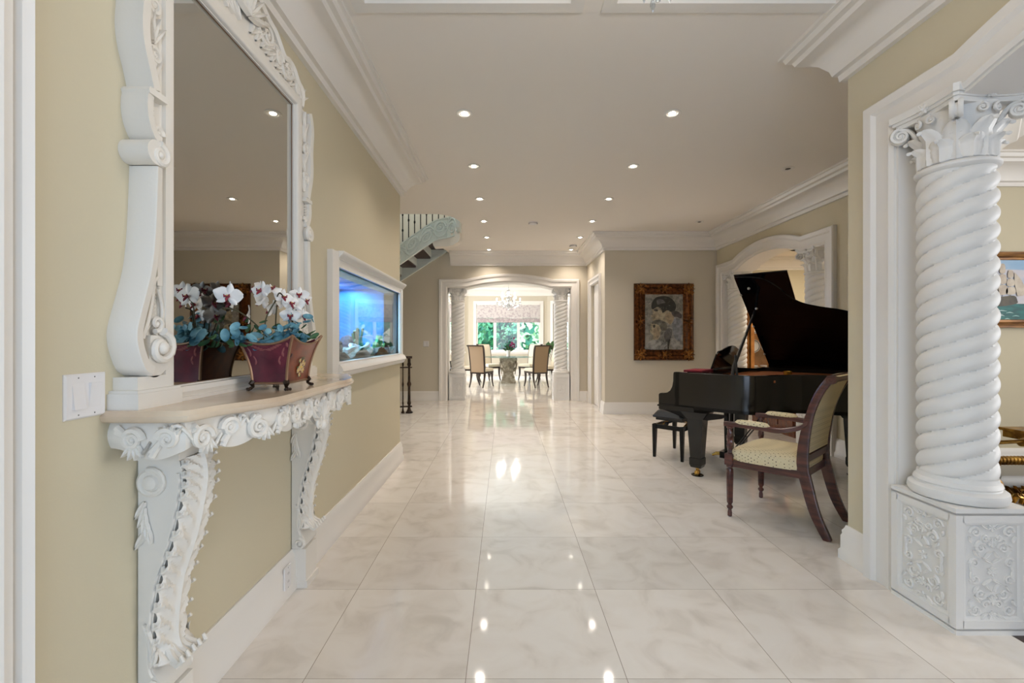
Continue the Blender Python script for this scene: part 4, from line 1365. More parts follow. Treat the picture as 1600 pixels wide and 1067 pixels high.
col0 = column('large twisted column in the near right arch beside the pier', (2.125, 2.125, 0))
dup(col0, (-1.0, 9.57, 0), PI / 2, 'left twisted column of the far dining arch')
dup(col0, (1.18, 9.57, 0), PI / 2, 'right twisted column of the far dining arch')
dup(col0, (3.78, 7.34, 0), 0, 'twisted column behind the piano music desk, far side of its arch')
dup(col0, (3.78, 5.44, 0), 0, 'twisted column above the piano lid, near side of its arch')

# ------------------------------------------------------------------ curved staircase
t = thing('staircase', 'white carved staircase with dark treads and black iron railing rising at the left', 'staircase', (-1.8, 8.2, 2.4))
bp = crom([(-3.6, 7.36, 1.21), (-2.6, 7.38, 1.90), (-1.72, 7.40, 2.508), (-1.30, 7.40, 2.80), (-1.12, 7.40, 2.905), (-.94, 7.36, 2.93), (-.80, 7.24, 2.94), (-.73, 7.05, 2.95), (-.74, 6.85, 2.98)], 8)
HB = .335
def band_F():
    pl = [(p[0], p[1]) for p in bp]
    F, L = path_F(pl)
    S = [0]
    for i in range(1, len(bp)):
        S.append(S[-1] + math.hypot(bp[i][0] - bp[i - 1][0], bp[i][1] - bp[i - 1][1]))
    def G(a, b, c):
        p = F(a, b, c)
        i = 0
        while i < len(S) - 2 and S[i + 1] < a:
            i += 1
        u = max(0, min(1, (a - S[i]) / max(1e-9, S[i + 1] - S[i])))
        zb = bp[i][2] + (bp[i + 1][2] - bp[i][2]) * u
        return (p[0], p[1], zb + b)
    return G, L
G, BL = band_F()
mb = MB()
mb.rings([[G(BL * i / 90, b, c) for b, c in ((0, -.05), (0, .012), (.02, .012), (.024, 0), (HB - .024, 0), (HB - .02, .012), (HB, .016), (HB, -.05))] for i in range(91)])
st_ = bw(mb, 'stringer', M['stair_white'], t, label='carved pale stringer band')
mb = MB()
s = .9
k = 0
while s < BL - .08:
    b = HB * (.5 + .08 * (1 if k % 2 else -1))
    sg = 1 if k % 2 else -1
    spiral(mb, G, s, b, .100, 2.0, 0 if k % 2 else PI, sg, .020, .010, .008, n=6)
    for q in range(5):
        leaflet(mb, G, s, b, q * 2 * PI / 5, .045, .03, .012, .002)
    strand(mb, G, [(s - .12, HB * .5), (s - .04, HB * (.5 - .36 * sg)), (s + .06, HB * (.5 - .30 * sg)), (s + .14, HB * .5)], .020, .010, .010)
    for q in range(4):
        leaflet(mb, G, s + .10 + .012 * q, HB * (.5 + .1 * sg * q), sg * (.4 + .3 * q), .075, .028, .014, .002)
        leaflet(mb, G, s + .06 + .012 * q, HB * (.5 - .1 * sg * q), -sg * (.4 + .3 * q), .06, .024, .012, .002)
    s += .235
    k += 1
bw(mb, 'stringer_carving', M['stair_white'], t)
for k in range(-1, 6):
    x1 = -1.54 - .30 * k
    z_ = 2.94 - .186 * k
    ys = {-1: 8.2, 0: 8.0}.get(k, 7.9)
    bw(MB().box(x1 - .33, x1, ys, 9.37, z_, z_ + .04), 'tread', M['tread'], t, label='dark walnut tread')
    bw(MB().box(x1 - .302, x1 - .28, ys, 9.37, z_ - .150, z_), 'riser', M['stair_white'], t)
mb = MB()
mb.prism([(-1.2, 3.10), (-1.317, 3.03), (-3.6, 1.56), (-3.6, 1.86), (-1.317, 3.33), (-1.2, 3.33)], lambda a, b, c: (a, c, b), 9.32, 9.375)
mb.prism([(-1.2, 3.09), (-1.317, 3.015), (-3.6, 1.545), (-3.6, 1.59), (-1.317, 3.06), (-1.2, 3.13)], lambda a, b, c: (a, c, b), 9.30, 9.38)
bw(mb, 'wall_stringer', M['stair_white'], t)
land = [(-1.19, 7.42), (-.97, 7.40), (-.82, 7.27), (-.745, 7.08), (-.70, 7.0), (-.68, 7.2), (-.76, 7.42), (-.94, 7.56), (-1.2, 7.66)]
bw(MB().rings([[(x * q + (1 - q) * -.95, y * q + (1 - q) * 7.4, z_) for x, y in land] for q, z_ in ((.86, 2.80), (.95, 2.82), (1, 2.86), (1, 3.08))]), 'landing_soffit', M['ceil'], t)
def baluster(a, plain):
    mb = MB()
    b0 = G(a, HB, -.02)
    z1_ = b0[2] + .95
    mb.tube([b0, (b0[0], b0[1], z1_)], .0085, 6)
    for z_ in ((.30, .62) if plain else (.20, .46, .74)):
        mb.ball((b0[0], b0[1], b0[2] + z_), (.016, .016, .03), 8, 6)
    bw(mb, 'baluster', M['iron'], t)
bal = [1.33 + .098 * k for k in range(14)]
for k, a in enumerate(bal):
    baluster(a, k % 2)
mb = MB()
mb.tube([G(.9 + (BL - .95) * i / 50, HB + .95, -.02) for i in range(51)], .024, 8)
bw(mb, 'handrail', M['iron'], t)
mb = MB()
for a in (1.60, 1.72):
    for b in (.12, .36, .60):
        spiral(mb, lambda x, y, c: G(x, HB + y, -.02 + c), a + .04, b + .02, .045, 1.6, PI / 2, 1 if b != .36 else -1, .006, .004, 0)
bw(mb, 'iron_scrollwork', M['iron'], t)

# railing at the foot of the stair hall
t = thing('stair_railing', 'dark bronze railing standing at the corner past the left wall', 'railing', (-1.68, 7.84, 0))
P0, P1 = Vector((-1.665, 7.84)), Vector((-2.9, 7.55))
dr = (P1 - P0).normalized()
def post(u, r, nm):
    p = P0 + dr * u
    mb = MB().lathe([(r * 2.2, 0), (r * 2.2, .02), (r * 1.5, .035), (r * .9, .08), (r * .8, .14), (r * 1.3, .17), (r * .9, .20), (r * .8, .45), (r * 1.4, .50), (r * .8, .55), (r * .7, .80), (r * 1.3, .84), (r * .9, .88), (r, .95)], (p.x, p.y, 0), 12)
    bw(mb, nm, M['bronze'], t)
post(0, .028, 'newel_post')
for k in range(1, 12):
    post(.105 * k, .013, 'baluster')
mb = MB()
nrm = Vector((-dr.y, dr.x))
q0, q1 = P0 - dr * .05, P0 + dr * 1.26
for (h0, h1, w_) in ((.945, .985, .04), (.10, .125, .015), (.78, .80, .012)):
    mb.add([(q.x + nrm.x * w_ * s_, q.y + nrm.y * w_ * s_, z_) for z_ in (h0, h1) for q in (q0, q1) for s_ in (-1, 1)], [(0, 1, 3, 2), (4, 6, 7, 5), (0, 4, 5, 1), (2, 3, 7, 6), (0, 2, 6, 4), (1, 5, 7, 3)])
bw(mb, 'rails', M['bronze'], t)
# ------------------------------------------------------------------ grand piano
TH = -R(44)
PO = (1.51, 4.43, 0)
PW = 1.46
piano = thing('grand_piano', 'black grand piano with raised lid standing in the bay behind the armchair', 'piano', PO, TH)
def W2(u, v, z):
    return (PO[0] + u * math.cos(TH) - v * math.sin(TH), PO[1] + u * math.sin(TH) + v * math.cos(TH), z)
rim = [(0, 0), (.60, 0), (.74, .015), (.84, .06), (.92, .16), (.985, .30), (1.07, .41), (1.20, .48), (1.36, .54), (1.50, .64), (1.60, .80), (1.64, 1.0), (1.62, 1.2), (1.55, 1.36), (1.42, 1.44), (1.25, PW), (.6, PW), (0, PW)]
curve = [rim[1]] + crom(rim[1:16], 5)[1:] 
outline = [(.16, 0)] + curve + [(.16, PW)]
mb = MB()
ns = miters(outline)
rs = []
for p, n_ in zip(outline, ns):
    rs.append([(p[0] + n_[0] * w_, p[1] + n_[1] * w_, z) for w_, z in ((0, .63), (0, .966), (.004, .97), (.036, .97), (.04, .966), (.04, .63))])
mb.rings(rs)
mb.prism(outline, XY, .63, .66)
# cheeks with the curved arm, keybed, key slip and lower moulding
arm = [(.0, .655), (.0, .745), (.012, .757), (.05, .760), (.085, .768), (.115, .79), (.135, .83), (.145, .885), (.146, .955), (.152, .97), (.20, .97), (.20, .655)]
for v0, v1 in ((0, .055), (PW - .055, PW)):
    mb.prism(arm, lambda a, b, c: (a, c, b), v0, v1)
mb.box(.0, .34, .0, PW, .600, .660)
mb.box(-.012, .34, -.006, PW + .006, .630, .645)
mb.box(.0, .022, .05, PW - .05, .66, .715)
mb.build('case', M['black_case'], piano)
mb = MB()
for k in range(52):
    v = .075 + k * .0252
    mb.box(.024, .165, v, v + .0243, .70, .722)
ks = mb.build('keyboard', M['ivory'], piano, label='row of ivory white keys')
mb = MB()
for k in range(51):
    if k % 7 in (0, 1, 3, 4, 5):
        v = .075 + (k + 1) * .0252
        mb.box(.072, .165, v - .006, v + .006, .72, .733)
mb.build('black_keys', M['black'], ks)
mb = MB()
mb.prism([(.165, .72), (.185, .72), (.235, .905), (.222, .91)], lambda a, b, c: (a, c, b), .056, PW - .056)
mb.box(.21, .235, .05, PW - .05, .66, .72)
mb.build('fallboard', M['black'], piano)
inner = [(p[0] + n_[0] * .04, p[1] + n_[1] * .04) for p, n_ in zip(outline, ns)]
inner = [(max(a, .34), b) for a, b in inner]
MB().prism(inner, XY, .84, .85).build('soundboard', M['soundboard'], piano, label='orange varnished soundboard')
mb = MB()
pl = [(.42, .06)] + [(.42 + (p[0] - .42) * .94, .73 + (p[1] - .73) * .94) for p in curve if p[0] > .5] + [(.42, PW - .06)]
mb.prism(pl, XY, .895, .905)
for k in range(7):
    v = .16 + k * .19
    u1 = min(1.5, .75 + .62 * (v / PW) ** .5)
    mb.add([(u, v + w_ + (u - .4) * .12, z) for z in (.905, .925) for u in (.44, u1) for w_ in (-.012, .012)], [(0, 1, 3, 2), (4, 6, 7, 5), (0, 4, 5, 1), (2, 3, 7, 6), (0, 2, 6, 4), (1, 5, 7, 3)])
mb.build('iron_plate', M['plate'], piano, label='gold coloured iron plate')
mb = MB()
for k in range(60):
    v = .10 + k * .021
    u1 = min(1.5, .66 + .80 * (v / PW) ** .8)
    mb.tube([(.46, v, .93), (u1, min(v + .06, 1.4), .93)], .0012, 3)
mb.build('strings', M['plate'], piano)
MB().box(.24, .40, .05, PW - .05, .94, .965).build('pin_block_cover', M['black'], piano)
# music desk
mb = MB()
dk = [(-.36, 0), (-.36, .17), (-.33, .205), (-.27, .21), (-.20, .225), (-.10, .25), (0, .258), (.10, .25), (.20, .225), (.27, .21), (.33, .205), (.36, .17), (.36, 0)]
mb.prism(dk, lambda a, b, c: (.36 + .32 * b + c, .71 + a, .975 + b * .95), 0, .014)
mb.box(.30, .40, .33, 1.09, .966, .978)
mb.build('music_desk', M['black'], piano)
mb = MB()
mb.box(.26, .58, .05, .40, .965, .975).box(.26, .58, 1.06, PW - .05, .965, .975)
mb.build('desk_shelf', M['black'], piano)
# lid, folded front flap and prop
PH = R(36)
def lidpt(u, v, h):
    d = PW + .01 - v
    return (u, PW + .01 - d * math.cos(PH) - h * math.sin(PH), .975 + d * math.sin(PH) - h * math.cos(PH) * -1)
LF = lambda a, b, c: lidpt(a, b, c)
lo = [(.61, -.012), (.66, -.010)] + [(p[0] + .012, p[1] - .012) for p in curve if p[0] > .68] + [(.61, PW + .01)]
lo = [(a, min(b, PW + .01)) for a, b in lo]
mb = MB().prism(lo, LF, 0, .020)
mb.build('lid', M['black'], piano)
mb = MB().prism([(.61, -.012), (1.04, -.012), (1.04, PW + .005), (.61, PW + .005)], LF, .024, .044)
mb.build('lid_flap', M['black'], piano)
mb = MB()
for v in (.25, .75, 1.25):
    q = lidpt(.61, v, .022)
    mb.ball(q, (.012, .03, .012), 8, 5)
for v in (.12, .42):
    q = lidpt(.70, v, -.012)
    mb.ball(q, (.014, .014, .014), 10, 6)
mb.build('lid_fittings', M['nickel'], piano, label='small metal lid fittings')
q = lidpt(.68, .46, -.006)
mb = MB().tube([(.66, .05, .95), (.66, .10, 1.05), q], [.016, .017, .012], 8)
mb.tube([(.70, .05, .955), (.66, .13, 1.14)], .010, 8)
mb.build('lid_prop', M['black_satin'], piano)
MB().box(.61, 1.36, PW - .035, PW + .012, .962, .998).build('hinge_strip', M['black'], piano)
# legs
def pleg(u, v):
    mb = MB()
    mb.taper((u, v, .13), (.048, .048), (u, v, .60), (.075, .075))
    mb.taper((u, v, .11), (.056, .056), (u, v, .17), (.056, .056))
    mb.taper((u, v, .08), (.045, .045), (u, v, .11), (.056, .056))
    mb.taper((u, v, .54), (.076, .076), (u, v, .605), (.12, .10))
    l = mb.build('leg', M['black_case'], piano)
    mb = MB()
    mb.tube([(u, v, .085), (u, v, .055)], .016, 10)
    for s_ in (-1, 1):
        mb.prism([(u + .020 * math.cos(a * PI / 8), .028 + .027 * math.sin(a * PI / 8)) for a in range(16)], lambda a, b, c: (a, c, b), v + s_ * .006, v + s_ * .022)
        mb.tube([(u, v + s_ * .012, .06), (u, v + s_ * .026, .05), (u, v + s_ * .026, .028)], .006, 6)
    mb.build('caster', M['brass'], l)
    MB().lathe([(.01, .0), (.052, .0), (.056, .006), (.050, .010), (.01, .006)], (u, v, 0), 20).build('caster_cup', M['black'], l)
pleg(.34, .09)
pleg(.34, PW - .09)
pleg(1.40, 1.12)
mb = MB()
# curved underside bracket between legs
mb.prism([(.0, .605), (.62, .605), (.58, .57), (.50, .55), (.46, .54), (.24, .54), (.14, .57), (.06, .59)], lambda a, b, c: (a, c, b), .02, .05)
mb.build('leg_bracket', M['black'], piano)
mb = MB()
for v in (.66, .80):
    mb.taper((.42, v, .12), (.018, .018), (.42, v, .63), (.026, .022))
mb.box(.36, .48, .62, .84, .07, .135)
mb.box(.37, .47, .60, .86, .60, .635)
mb.build('lyre', M['black'], piano)
mb = MB()
for v in (.68, .73, .78):
    mb.tube([(.40, v, .095), (.30, v, .085), (.27, v, .075)], [.006, .010, .014], 8)
    mb.tube([(.40, v, .12), (.40, v, .62)], .004, 6)
mb.build('pedals', M['brass'], piano, label='brass pedals and rods')
mb = MB()
for v in (.66, .80):
    mb.tube([(.46, v, .13), (.80, v + (v - .73) * .8, .62)], .007, 6)
mb.build('lyre_braces', M['black_satin'], piano)
# things lying on the piano
t = thing('folded_cloth', 'burgundy red folded cloth lying on the piano beside the music desk', 'cloth', W2(.30, .22, .97), TH)
mb = MB()
for k in range(3):
    h = .007 * k
    mb.rings([[(x * q, y * q, z) for x, y in [(sx * .085, sy * .15) for sx, sy in ((-1, -1), (0, -1.03), (1, -1), (1.02, 0), (1, 1), (0, 1.03), (-1, 1), (-1.02, 0))]] for q, z in ((.97, h), (1.0, h + .002), (1.0, h + .005), (.97, h + .007))])
mb.build('cloth', M['red'], t)
t = thing('votive_cup', 'small gold and amber glass cup on the rim of the piano', 'cup', W2(.98, .55, .905), TH)
MB().lathe([(.004, 0), (.028, 0), (.030, .01), (.024, .02), (.030, .035), (.034, .06), (.036, .085), (.032, .086), (.028, .06), (.004, .05)], n=20).build('cup', M['amber'], t)
MB().lathe([(.0305, .012), (.034, .012), (.034, .018), (.0305, .018)], n=20).build('band', M['gold'], t)

# ------------------------------------------------------------------ piano bench
BO = (1.925, 5.015, 0)
t = thing('piano_bench', 'black tufted leather piano bench with brass crossed lift beneath the keyboard', 'bench', BO, TH)
mb = MB()
hu, hv = .165, .27
NU, NV = 12, 22
def pad(u, v):
    a = max(abs(u) , abs(v))
    edge = (1 - abs(u) ** 6) * (1 - abs(v) ** 6)
    tuft = sum(math.exp(-(((u - cu) * 1.0) ** 2 + ((v - cv) * 1.6) ** 2) / .02) for cu in (-.45, .45) for cv in (-.66, -.22, .22, .66))
    return .455 + .065 * edge ** .4 - .016 * tuft
rows = [[(u * hu, v * hv, pad(u, v)) for v in [-1 + 2 * j / NV for j in range(NV + 1)]] for u in [-1 + 2 * i / NU for i in range(NU + 1)]]
mb.grid(rows)
mb.rings([[(sx * hu * q, sy * hv * q, z) for sx, sy in ((-1, -1), (1, -1), (1, 1), (-1, 1))] for q, z in ((1, .456), (1.015, .448), (.99, .435), (.9, .43))])
mb.build('seat_cushion', M['leather'], t, label='tufted black leather seat')
MB().box(-hu * .88, hu * .88, -hv * .9, hv * .9, .405, .435).build('cushion_board', M['black_satin'], t)
mb = MB()
for sx in (-1, 1):
    mb.box(*sorted((sx * hu, sx * (hu - .022))), -hv, hv, .315, .36)
for sy in (-1, 1):
    mb.box(-hu, hu, *sorted((sy * hv, sy * (hv - .022))), .315, .36)
mb.build('apron_frame', M['black'], t)
for sx in (-1, 1):
    for sy in (-1, 1):
        MB().taper((sx * (hu - .012), sy * (hv - .012), 0), (.013, .013), (sx * (hu - .015), sy * (hv - .015), .36), (.022, .022)).build('leg', M['black'], t)
mb = MB()
for sx in (-1, 1):
    for k in (-1, 1):
        mb.tube([(sx * hu * .7, k * .12, .345), (sx * hu * .7, -k * .12, .41)], .007, 6)
        mb.tube([(sx * hu * .7, k * .12 + .04, .345), (sx * hu * .7, -k * .12 + .04, .41)], .007, 6)
mb.tube([(-hu * .7, 0, .378), (hu * .7, 0, .378)], .008, 8)
mb.build('lift_mechanism', M['brass'], t, label='brass crossed lift mechanism')
mb = MB()
for s_ in (-1, 1):
    mb.ball((0, s_ * (hv + .02), .385), (.022, .014, .022), 12, 8)
    mb.tube([(0, s_ * hv * .6, .385), (0, s_ * (hv + .02), .385)], .006, 8)
mb.build('knob', M['black'], t)

# ------------------------------------------------------------------ upholstered armchair in the foreground
FD = Vector((-.652, .758))
AC = (2.013, 3.29, 0)
t = thing('armchair', 'mahogany armchair with cream dotted fabric and scrolled back in front of the piano', 'armchair', AC, math.atan2(FD.y, FD.x) - PI / 2)
SR = .385
for s_ in (-1, 1):
    x = s_ * .292
    mb = MB()
    mb.lathe([(.011, 0), (.015, .005), (.015, .03), (.011, .05), (.020, .062), (.022, .072), (.012, .085), (.017, .10), (.020, .30), (.024, .34), (.018, .352), (.026, .362), (.026, .372), (.018, .38)], (x, .24, 0), 16)
    for k in range(10):
        a = k * PI / 5
        mb.tube([(x + .0165 * math.cos(a), .24 + .0165 * math.sin(a), .10), (x + .021 * math.cos(a), .24 + .021 * math.sin(a), .33)], .0035, 4)
    mb.box(x - .027, x + .027, .213, .267, .375, .455)
    mb.build('front_leg', M['mahogany'], t)
    # twisted arm support
    mb = MB()
    rs = []
    for i in range(41):
        z = .45 + .20 * i / 40
        ring = []
        e = math.sin(PI * min(1, max(0, i / 40)))
        for a in range(16):
            th = 2 * PI * a / 16
            r = .013 + .007 * e + .0035 * math.cos(4 * th - z * 90) * e
            ring.append((x + r * math.cos(th), .24 + r * math.sin(th), z))
        rs.append(ring)
    mb.rings(rs)
    mb.lathe([(.014, .44), (.022, .446), (.022, .456), (.014, .462)], (x, .24, 0), 14)
    mb.lathe([(.014, .636), (.022, .642), (.022, .652), (.014, .658)], (x, .24, 0), 14)
    mb.build('arm_support', M['mahogany'], t)
    # rear leg and back post in one sabre curve
    c = crom([(.235, -.345, 0), (.232, -.275, .15), (.232, -.225, .34), (.235, -.205, .45), (.238, -.215, .62), (.238, -.25, .80), (.238, -.30, .94), (.238, -.355, 1.03)], 6)
    mb = MB()
    rs = []
    for i, p in enumerate(c):
        u = i / (len(c) - 1)
        wy = .022 + .012 * math.sin(PI * min(1, u * 1.4)) * 1.0
        wx = .017
        q = c[min(i + 1, len(c) - 1)]
        q0 = c[max(i - 1, 0)]
        d = Vector((0, q[1] - q0[1], q[2] - q0[2])).normalized()
        nn = Vector((0, d.z, -d.y))
        rs.append([(s_ * p[0] + dx * wx, p[1] + nn.y * wy * dy, p[2] + nn.z * wy * dy) for dx, dy in ((-1, -.8), (-.8, -1), (.8, -1), (1, -.8), (1, -.3), (.75, 0), (1, .3), (1, .8), (.8, 1), (-.8, 1), (-1, .8))])
    mb.rings(rs)
    GS = lambda a, b, cc: (s_ * .238 + cc, -.365 + a, 1.03 + b)
    mb.prism([(.030 * math.cos(k * PI / 12), .030 * math.sin(k * PI / 12)) for k in range(24)], GS, -.02, .02)
    for cc in (-.02, .02):
        spiral(mb, GS, 0, 0, .026, 1.8, 0, 1, .004, .003, cc, n=5)
    mb.build('back_post', M['mahogany'], t)
    # arm
    c = crom([(.292, .275, .668), (.292, .20, .672), (.290, .05, .672), (.275, -.08, .668), (.245, -.18, .695), (.238, -.235, .735)], 5)
    mb = MB()
    mb.rings([[(s_ * p[0] + dx * .021, p[1], p[2] + dz * .017) for dx, dz in ((-1, -.7), (-.7, -1), (.7, -1), (1, -.7), (1, .7), (.7, 1), (-.7, 1), (-1, .7))] for p in c])
    arm_ = mb.build('arm', M['mahogany'], t)
    mb = MB()
    rs = []
    for i in range(15):
        u = -1 + i / 7
        r = (max(0, 1 - u ** 6)) ** .5
        y = .09 + u * .115
        rs.append([(s_ * .290 + .026 * max(.15, r) * math.cos(a * PI / 8), y, .688 + .024 * max(.1, r) * max(-.3, math.sin(a * PI / 8))) for a in range(16)])
    mb.rings(rs)
    mb.build('arm_pad', M['fabric'], arm_, label='cream dotted arm pad')
mb = MB()
def trap(yf, yb, xf, xb, z0, z1):
    mb.add([(-xf, yf, z0), (xf, yf, z0), (xb, yb, z0), (-xb, yb, z0), (-xf, yf, z1), (xf, yf, z1), (xb, yb, z1), (-xb, yb, z1)], [(3, 2, 1, 0), (4, 5, 6, 7), (0, 1, 5, 4), (1, 2, 6, 5), (2, 3, 7, 6), (3, 0, 4, 7)])
trap(.262, .238, .275, .275, .365, .415)
trap(-.19, -.215, .22, .22, .365, .415)
for s_ in (-1, 1):
    mb.add([(s_ * x, y, z) for z in (.365, .415) for x, y in ((.305, .25), (.28, .25), (.225, -.2), (.25, -.2))], [(0, 1, 2, 3), (7, 6, 5, 4), (0, 4, 5, 1), (1, 5, 6, 2), (2, 6, 7, 3), (3, 7, 4, 0)])
mb.build('seat_rail', M['mahogany'], t)
mb = MB()
def seat(z, q, dome=0):
    out = []
    for k in range(40):
        a = 2 * PI * k / 40
        cx, cy = math.cos(a), math.sin(a)
        m_ = max(abs(cx), abs(cy))
        x, y = cx / m_ , cy / m_
        x, y = x * (1 - .06 * (abs(x * y)) ** 4), y * (1 - .06 * (abs(x * y)) ** 4)
        w_ = .272 + .032 * (y * .5 + .5) * 1.0
        out.append((x * w_ * q * (1 if y > 0 else 1 - .08 * -y), .022 + y * .232 * q, z))
    return out
mb.rings([seat(.412, 1.0), seat(.43, 1.015), seat(.455, 1.01), seat(.475, .985), seat(.49, .92), seat(.50, .8), seat(.507, .55), seat(.509, .2)])
mb.build('seat_cushion', M['fabric'], t, label='domed cream dotted seat cushion')
mb = MB()
for k in range(46):
    u = k / 45
    for s_ in (-1, 1):
        mb.ball((s_ * (.232 + .072 * u) , -.19 + .44 * u, .419), .0042, 6, 4)
    mb.ball((-.27 + .54 * u, .262, .419), .0042, 6, 4)
mb.build('nail_trim', M['brass'], t, label='row of small brass nails')
# back panel upholstery
mb = MB()
cb = crom([(-.212, .53), (-.222, .62), (-.25, .78), (-.30, .93), (-.355, 1.045), (-.385, 1.05)], 6)
fr1 = [[(x, y + .022 * (1 - (x / .225) ** 2) + .012, z) for x in [-.222 + .444 * j / 10 for j in range(11)]] for y, z in cb]
bk1 = [[(x, y - .018, z) for x in [-.222 + .444 * j / 10 for j in range(11)]] for y, z in cb]
mb.rings([a + b[::-1] for a, b in zip(fr1, bk1)])
mb.build('backrest', M['fabric'], t, label='cream dotted upholstered back')
mb = MB()
mb.tube([(-.235, -.368, 1.035), (.235, -.368, 1.035)], .026, 12)
mb.build('back_rail', M['mahogany'], t)
MB().box(-.225, .225, -.232, -.198, .475, .52).build('lower_back_rail', M['mahogany'], t)

# ------------------------------------------------------------------ gilded armchair behind the column
t = thing('gilded_armchair', 'carved gilt armchair with rope twist arms seen behind the near twisted column', 'armchair', (3.49, 3.10, 0), PI / 2)
t.scale = (1.03, 1.42, .88)
for s_ in (-1, 1):
    x = s_ * .255
    mb = MB()
    pts = crom([(x, .34, .585), (x, .22, .60), (x, .08, .592), (x, -.05, .582), (x, -.28, .60)], 6)
    mb.tube(pts, [.020 + .004 * math.sin(i * .2) for i in range(len(pts))], 12)
    a_ = mb.build('arm', M['gold'], t)
    mb = MB()
    for k in range(22):
        y = .34 - .018 * k * .9
        c0 = (x, y, .590 + .006 * math.sin(y * 8))
        mb.tube([(c0[0] + .025 * math.cos(q), c0[1] + .012 * q / PI - .006, c0[2] + .025 * math.sin(q)) for q in [PI * 2 * j / 10 for j in range(11)]], .0075, 6)
    mb.build('rope_twist', M['gold'], a_)
    for y in (-.03, -.25):
        MB().tube([(x, y, .583), (x, y - .014, .583)], .031, 12).build('collar', M['gold'], a_)
    for y, nm in ((.27, 'front_leg'), (-.27, 'rear_leg')):
        mb = MB()
        mb.tube(crom([(x, y, .60 if y > 0 else .62), (x, y + .04 * (1 if y > 0 else -1), .50), (x, y, .42), (x * 1.05, y + (.04 if y > 0 else -.02), .34), (x * 1.02, y, .15), (x * 1.1, y + (.05 if y > 0 else -.05), .02)], 5), [.020] * 11 + [.028] * 5 + [.022] * 10, 10)
        mb.ball((x * 1.1, y + (.05 if y > 0 else -.05), .025), (.03, .03, .025), 10, 6)
        mb.build(nm, M['gold'], t)
mb = MB()
mb.box(-.26, .26, -.27, .27, .33, .40)
G1 = lambda a, b, c: (a, .275 + c, b)
G2 = lambda a, b, c: (-.265 - c, a, b)
G3 = lambda a, b, c: (.265 + c, -a, b)
for Gx in (G1, G2, G3):
    for sg in (-1, 1):
        spiral(mb, Gx, sg * .17, .37, .042, 1.6, 0 if sg > 0 else PI, -sg, .012, .006, .006)
        spiral(mb, Gx, sg * .07, .34, .034, 1.6, PI, sg, .010, .005, .006)
        for q in range(6):
            leaflet(mb, Gx, sg * (.05 + .035 * q), .37, -PI / 2 + sg * .5, .085, .022, .016, .004)
            leaflet(mb, Gx, sg * (.05 + .035 * q), .37, PI / 2 - sg * .5, .06, .02, .014, .004)
    for q in range(7):
        leaflet(mb, Gx, 0, .40, -PI * (.15 + .7 * q / 6), .12, .03, .02, .006)
mb.build('carved_seat_rail', M['gold'], t)
mb = MB().rings([[(sx * .25 * q, sy * .26 * q, z) for sx, sy in ((-1, -1), (0, -1.02), (1, -1), (1.02, 0), (1, 1), (0, 1.02), (-1, 1), (-1.02, 0))] for q, z in ((.98, .40), (1, .42), (.99, .45), (.9, .475), (.5, .485))])
mb.build('seat_cushion', M['cushion'], t, label='grey silk seat cushion')
mb = MB()
for s_ in (-1, 1):
    mb.box(*sorted((s_ * .28, s_ * .215)), -.34, -.29, .38, .70)
mb.prism([(-.28, .62), (.28, .62), (.29, .95), (.2, 1.03), (.1, 1.02), (0, 1.07), (-.1, 1.02), (-.2, 1.03), (-.29, .95)], lambda a, b, c: (a, c, b), -.35, -.31)
mb.build('back_frame', M['gold'], t)
MB().prism([(-.22, .66), (.22, .66), (.23, .92), (0, .98), (-.23, .92)], lambda a, b, c: (a, c, b), -.31, -.285).build('back_pad', M['cushion'], t)
t = thing('side_pedestal', 'square gilt pedestal table behind the gilded armchair at the right edge', 'side table', (4.46, 3.72, 0))
t.scale = (1, 1, .8)
mb = MB().box(-.17, .17, -.17, .17, .56, .63).box(-.19, .19, -.19, .19, .63, .66)
mb.build('tabletop', M['gold'], t)
mb = MB().lathe([(.14, 0), (.15, .02), (.10, .06), (.05, .12), (.06, .3), (.04, .4), (.07, .5), (.10, .56)], n=20)
mb.build('carved_base', M['gold'], t)

# ------------------------------------------------------------------ framed pictures
def blob(mb, pts, F, c, mi, k=5):
    q = crom(pts, k, closed=True)
    m_ = len(q)
    mb.add([F(a, b, c) for a, b in q], [tuple(range(m_))], mi)
x0, x1, z0, z1 = 2.204, 3.222, .917, 2.232
t = thing('framed_portrait', 'portrait of a woman and child in an ornate bronze gilt frame on the greige wall', 'picture', ((x0 + x1) / 2, 7.73, z0))
FB = lambda a, b, c: (a, 7.73 - c, b)
IW = .188
mb = MB()
mb.sweep([(x0 + IW, z0 + IW), (x0 + IW, z1 - IW), (x1 - IW, z1 - IW), (x1 - IW, z0 + IW)], [(0, 0), (0, .03), (.012, .038), (.03, .034), (.045, .05), (.075, .068), (.10, .064), (.115, .045), (.14, .05), (.165, .066), (.18, .05), (IW, .03), (IW, 0)], FB, closed=True)
fr_ = bw(mb, 'frame', M['gilt_frame'], t)
mb = MB()
for cx, cz in ((x0 + .10, z0 + .10), (x1 - .10, z0 + .10), (x0 + .10, z1 - .10), (x1 - .10, z1 - .10)):
    for k in range(8):
        leaflet(mb, FB, cx, cz, k * PI / 4, .105, .05, .03, .05)
    for sx in (-1, 1):
        for sz in (-1, 1):
            spiral(mb, FB, cx + sx * .052, cz + sz * .052, .034, 1.5, 0, sx * sz, .012, .006, .062)
    mb.ball(FB(cx, cz, .075), .024, 8, 5)
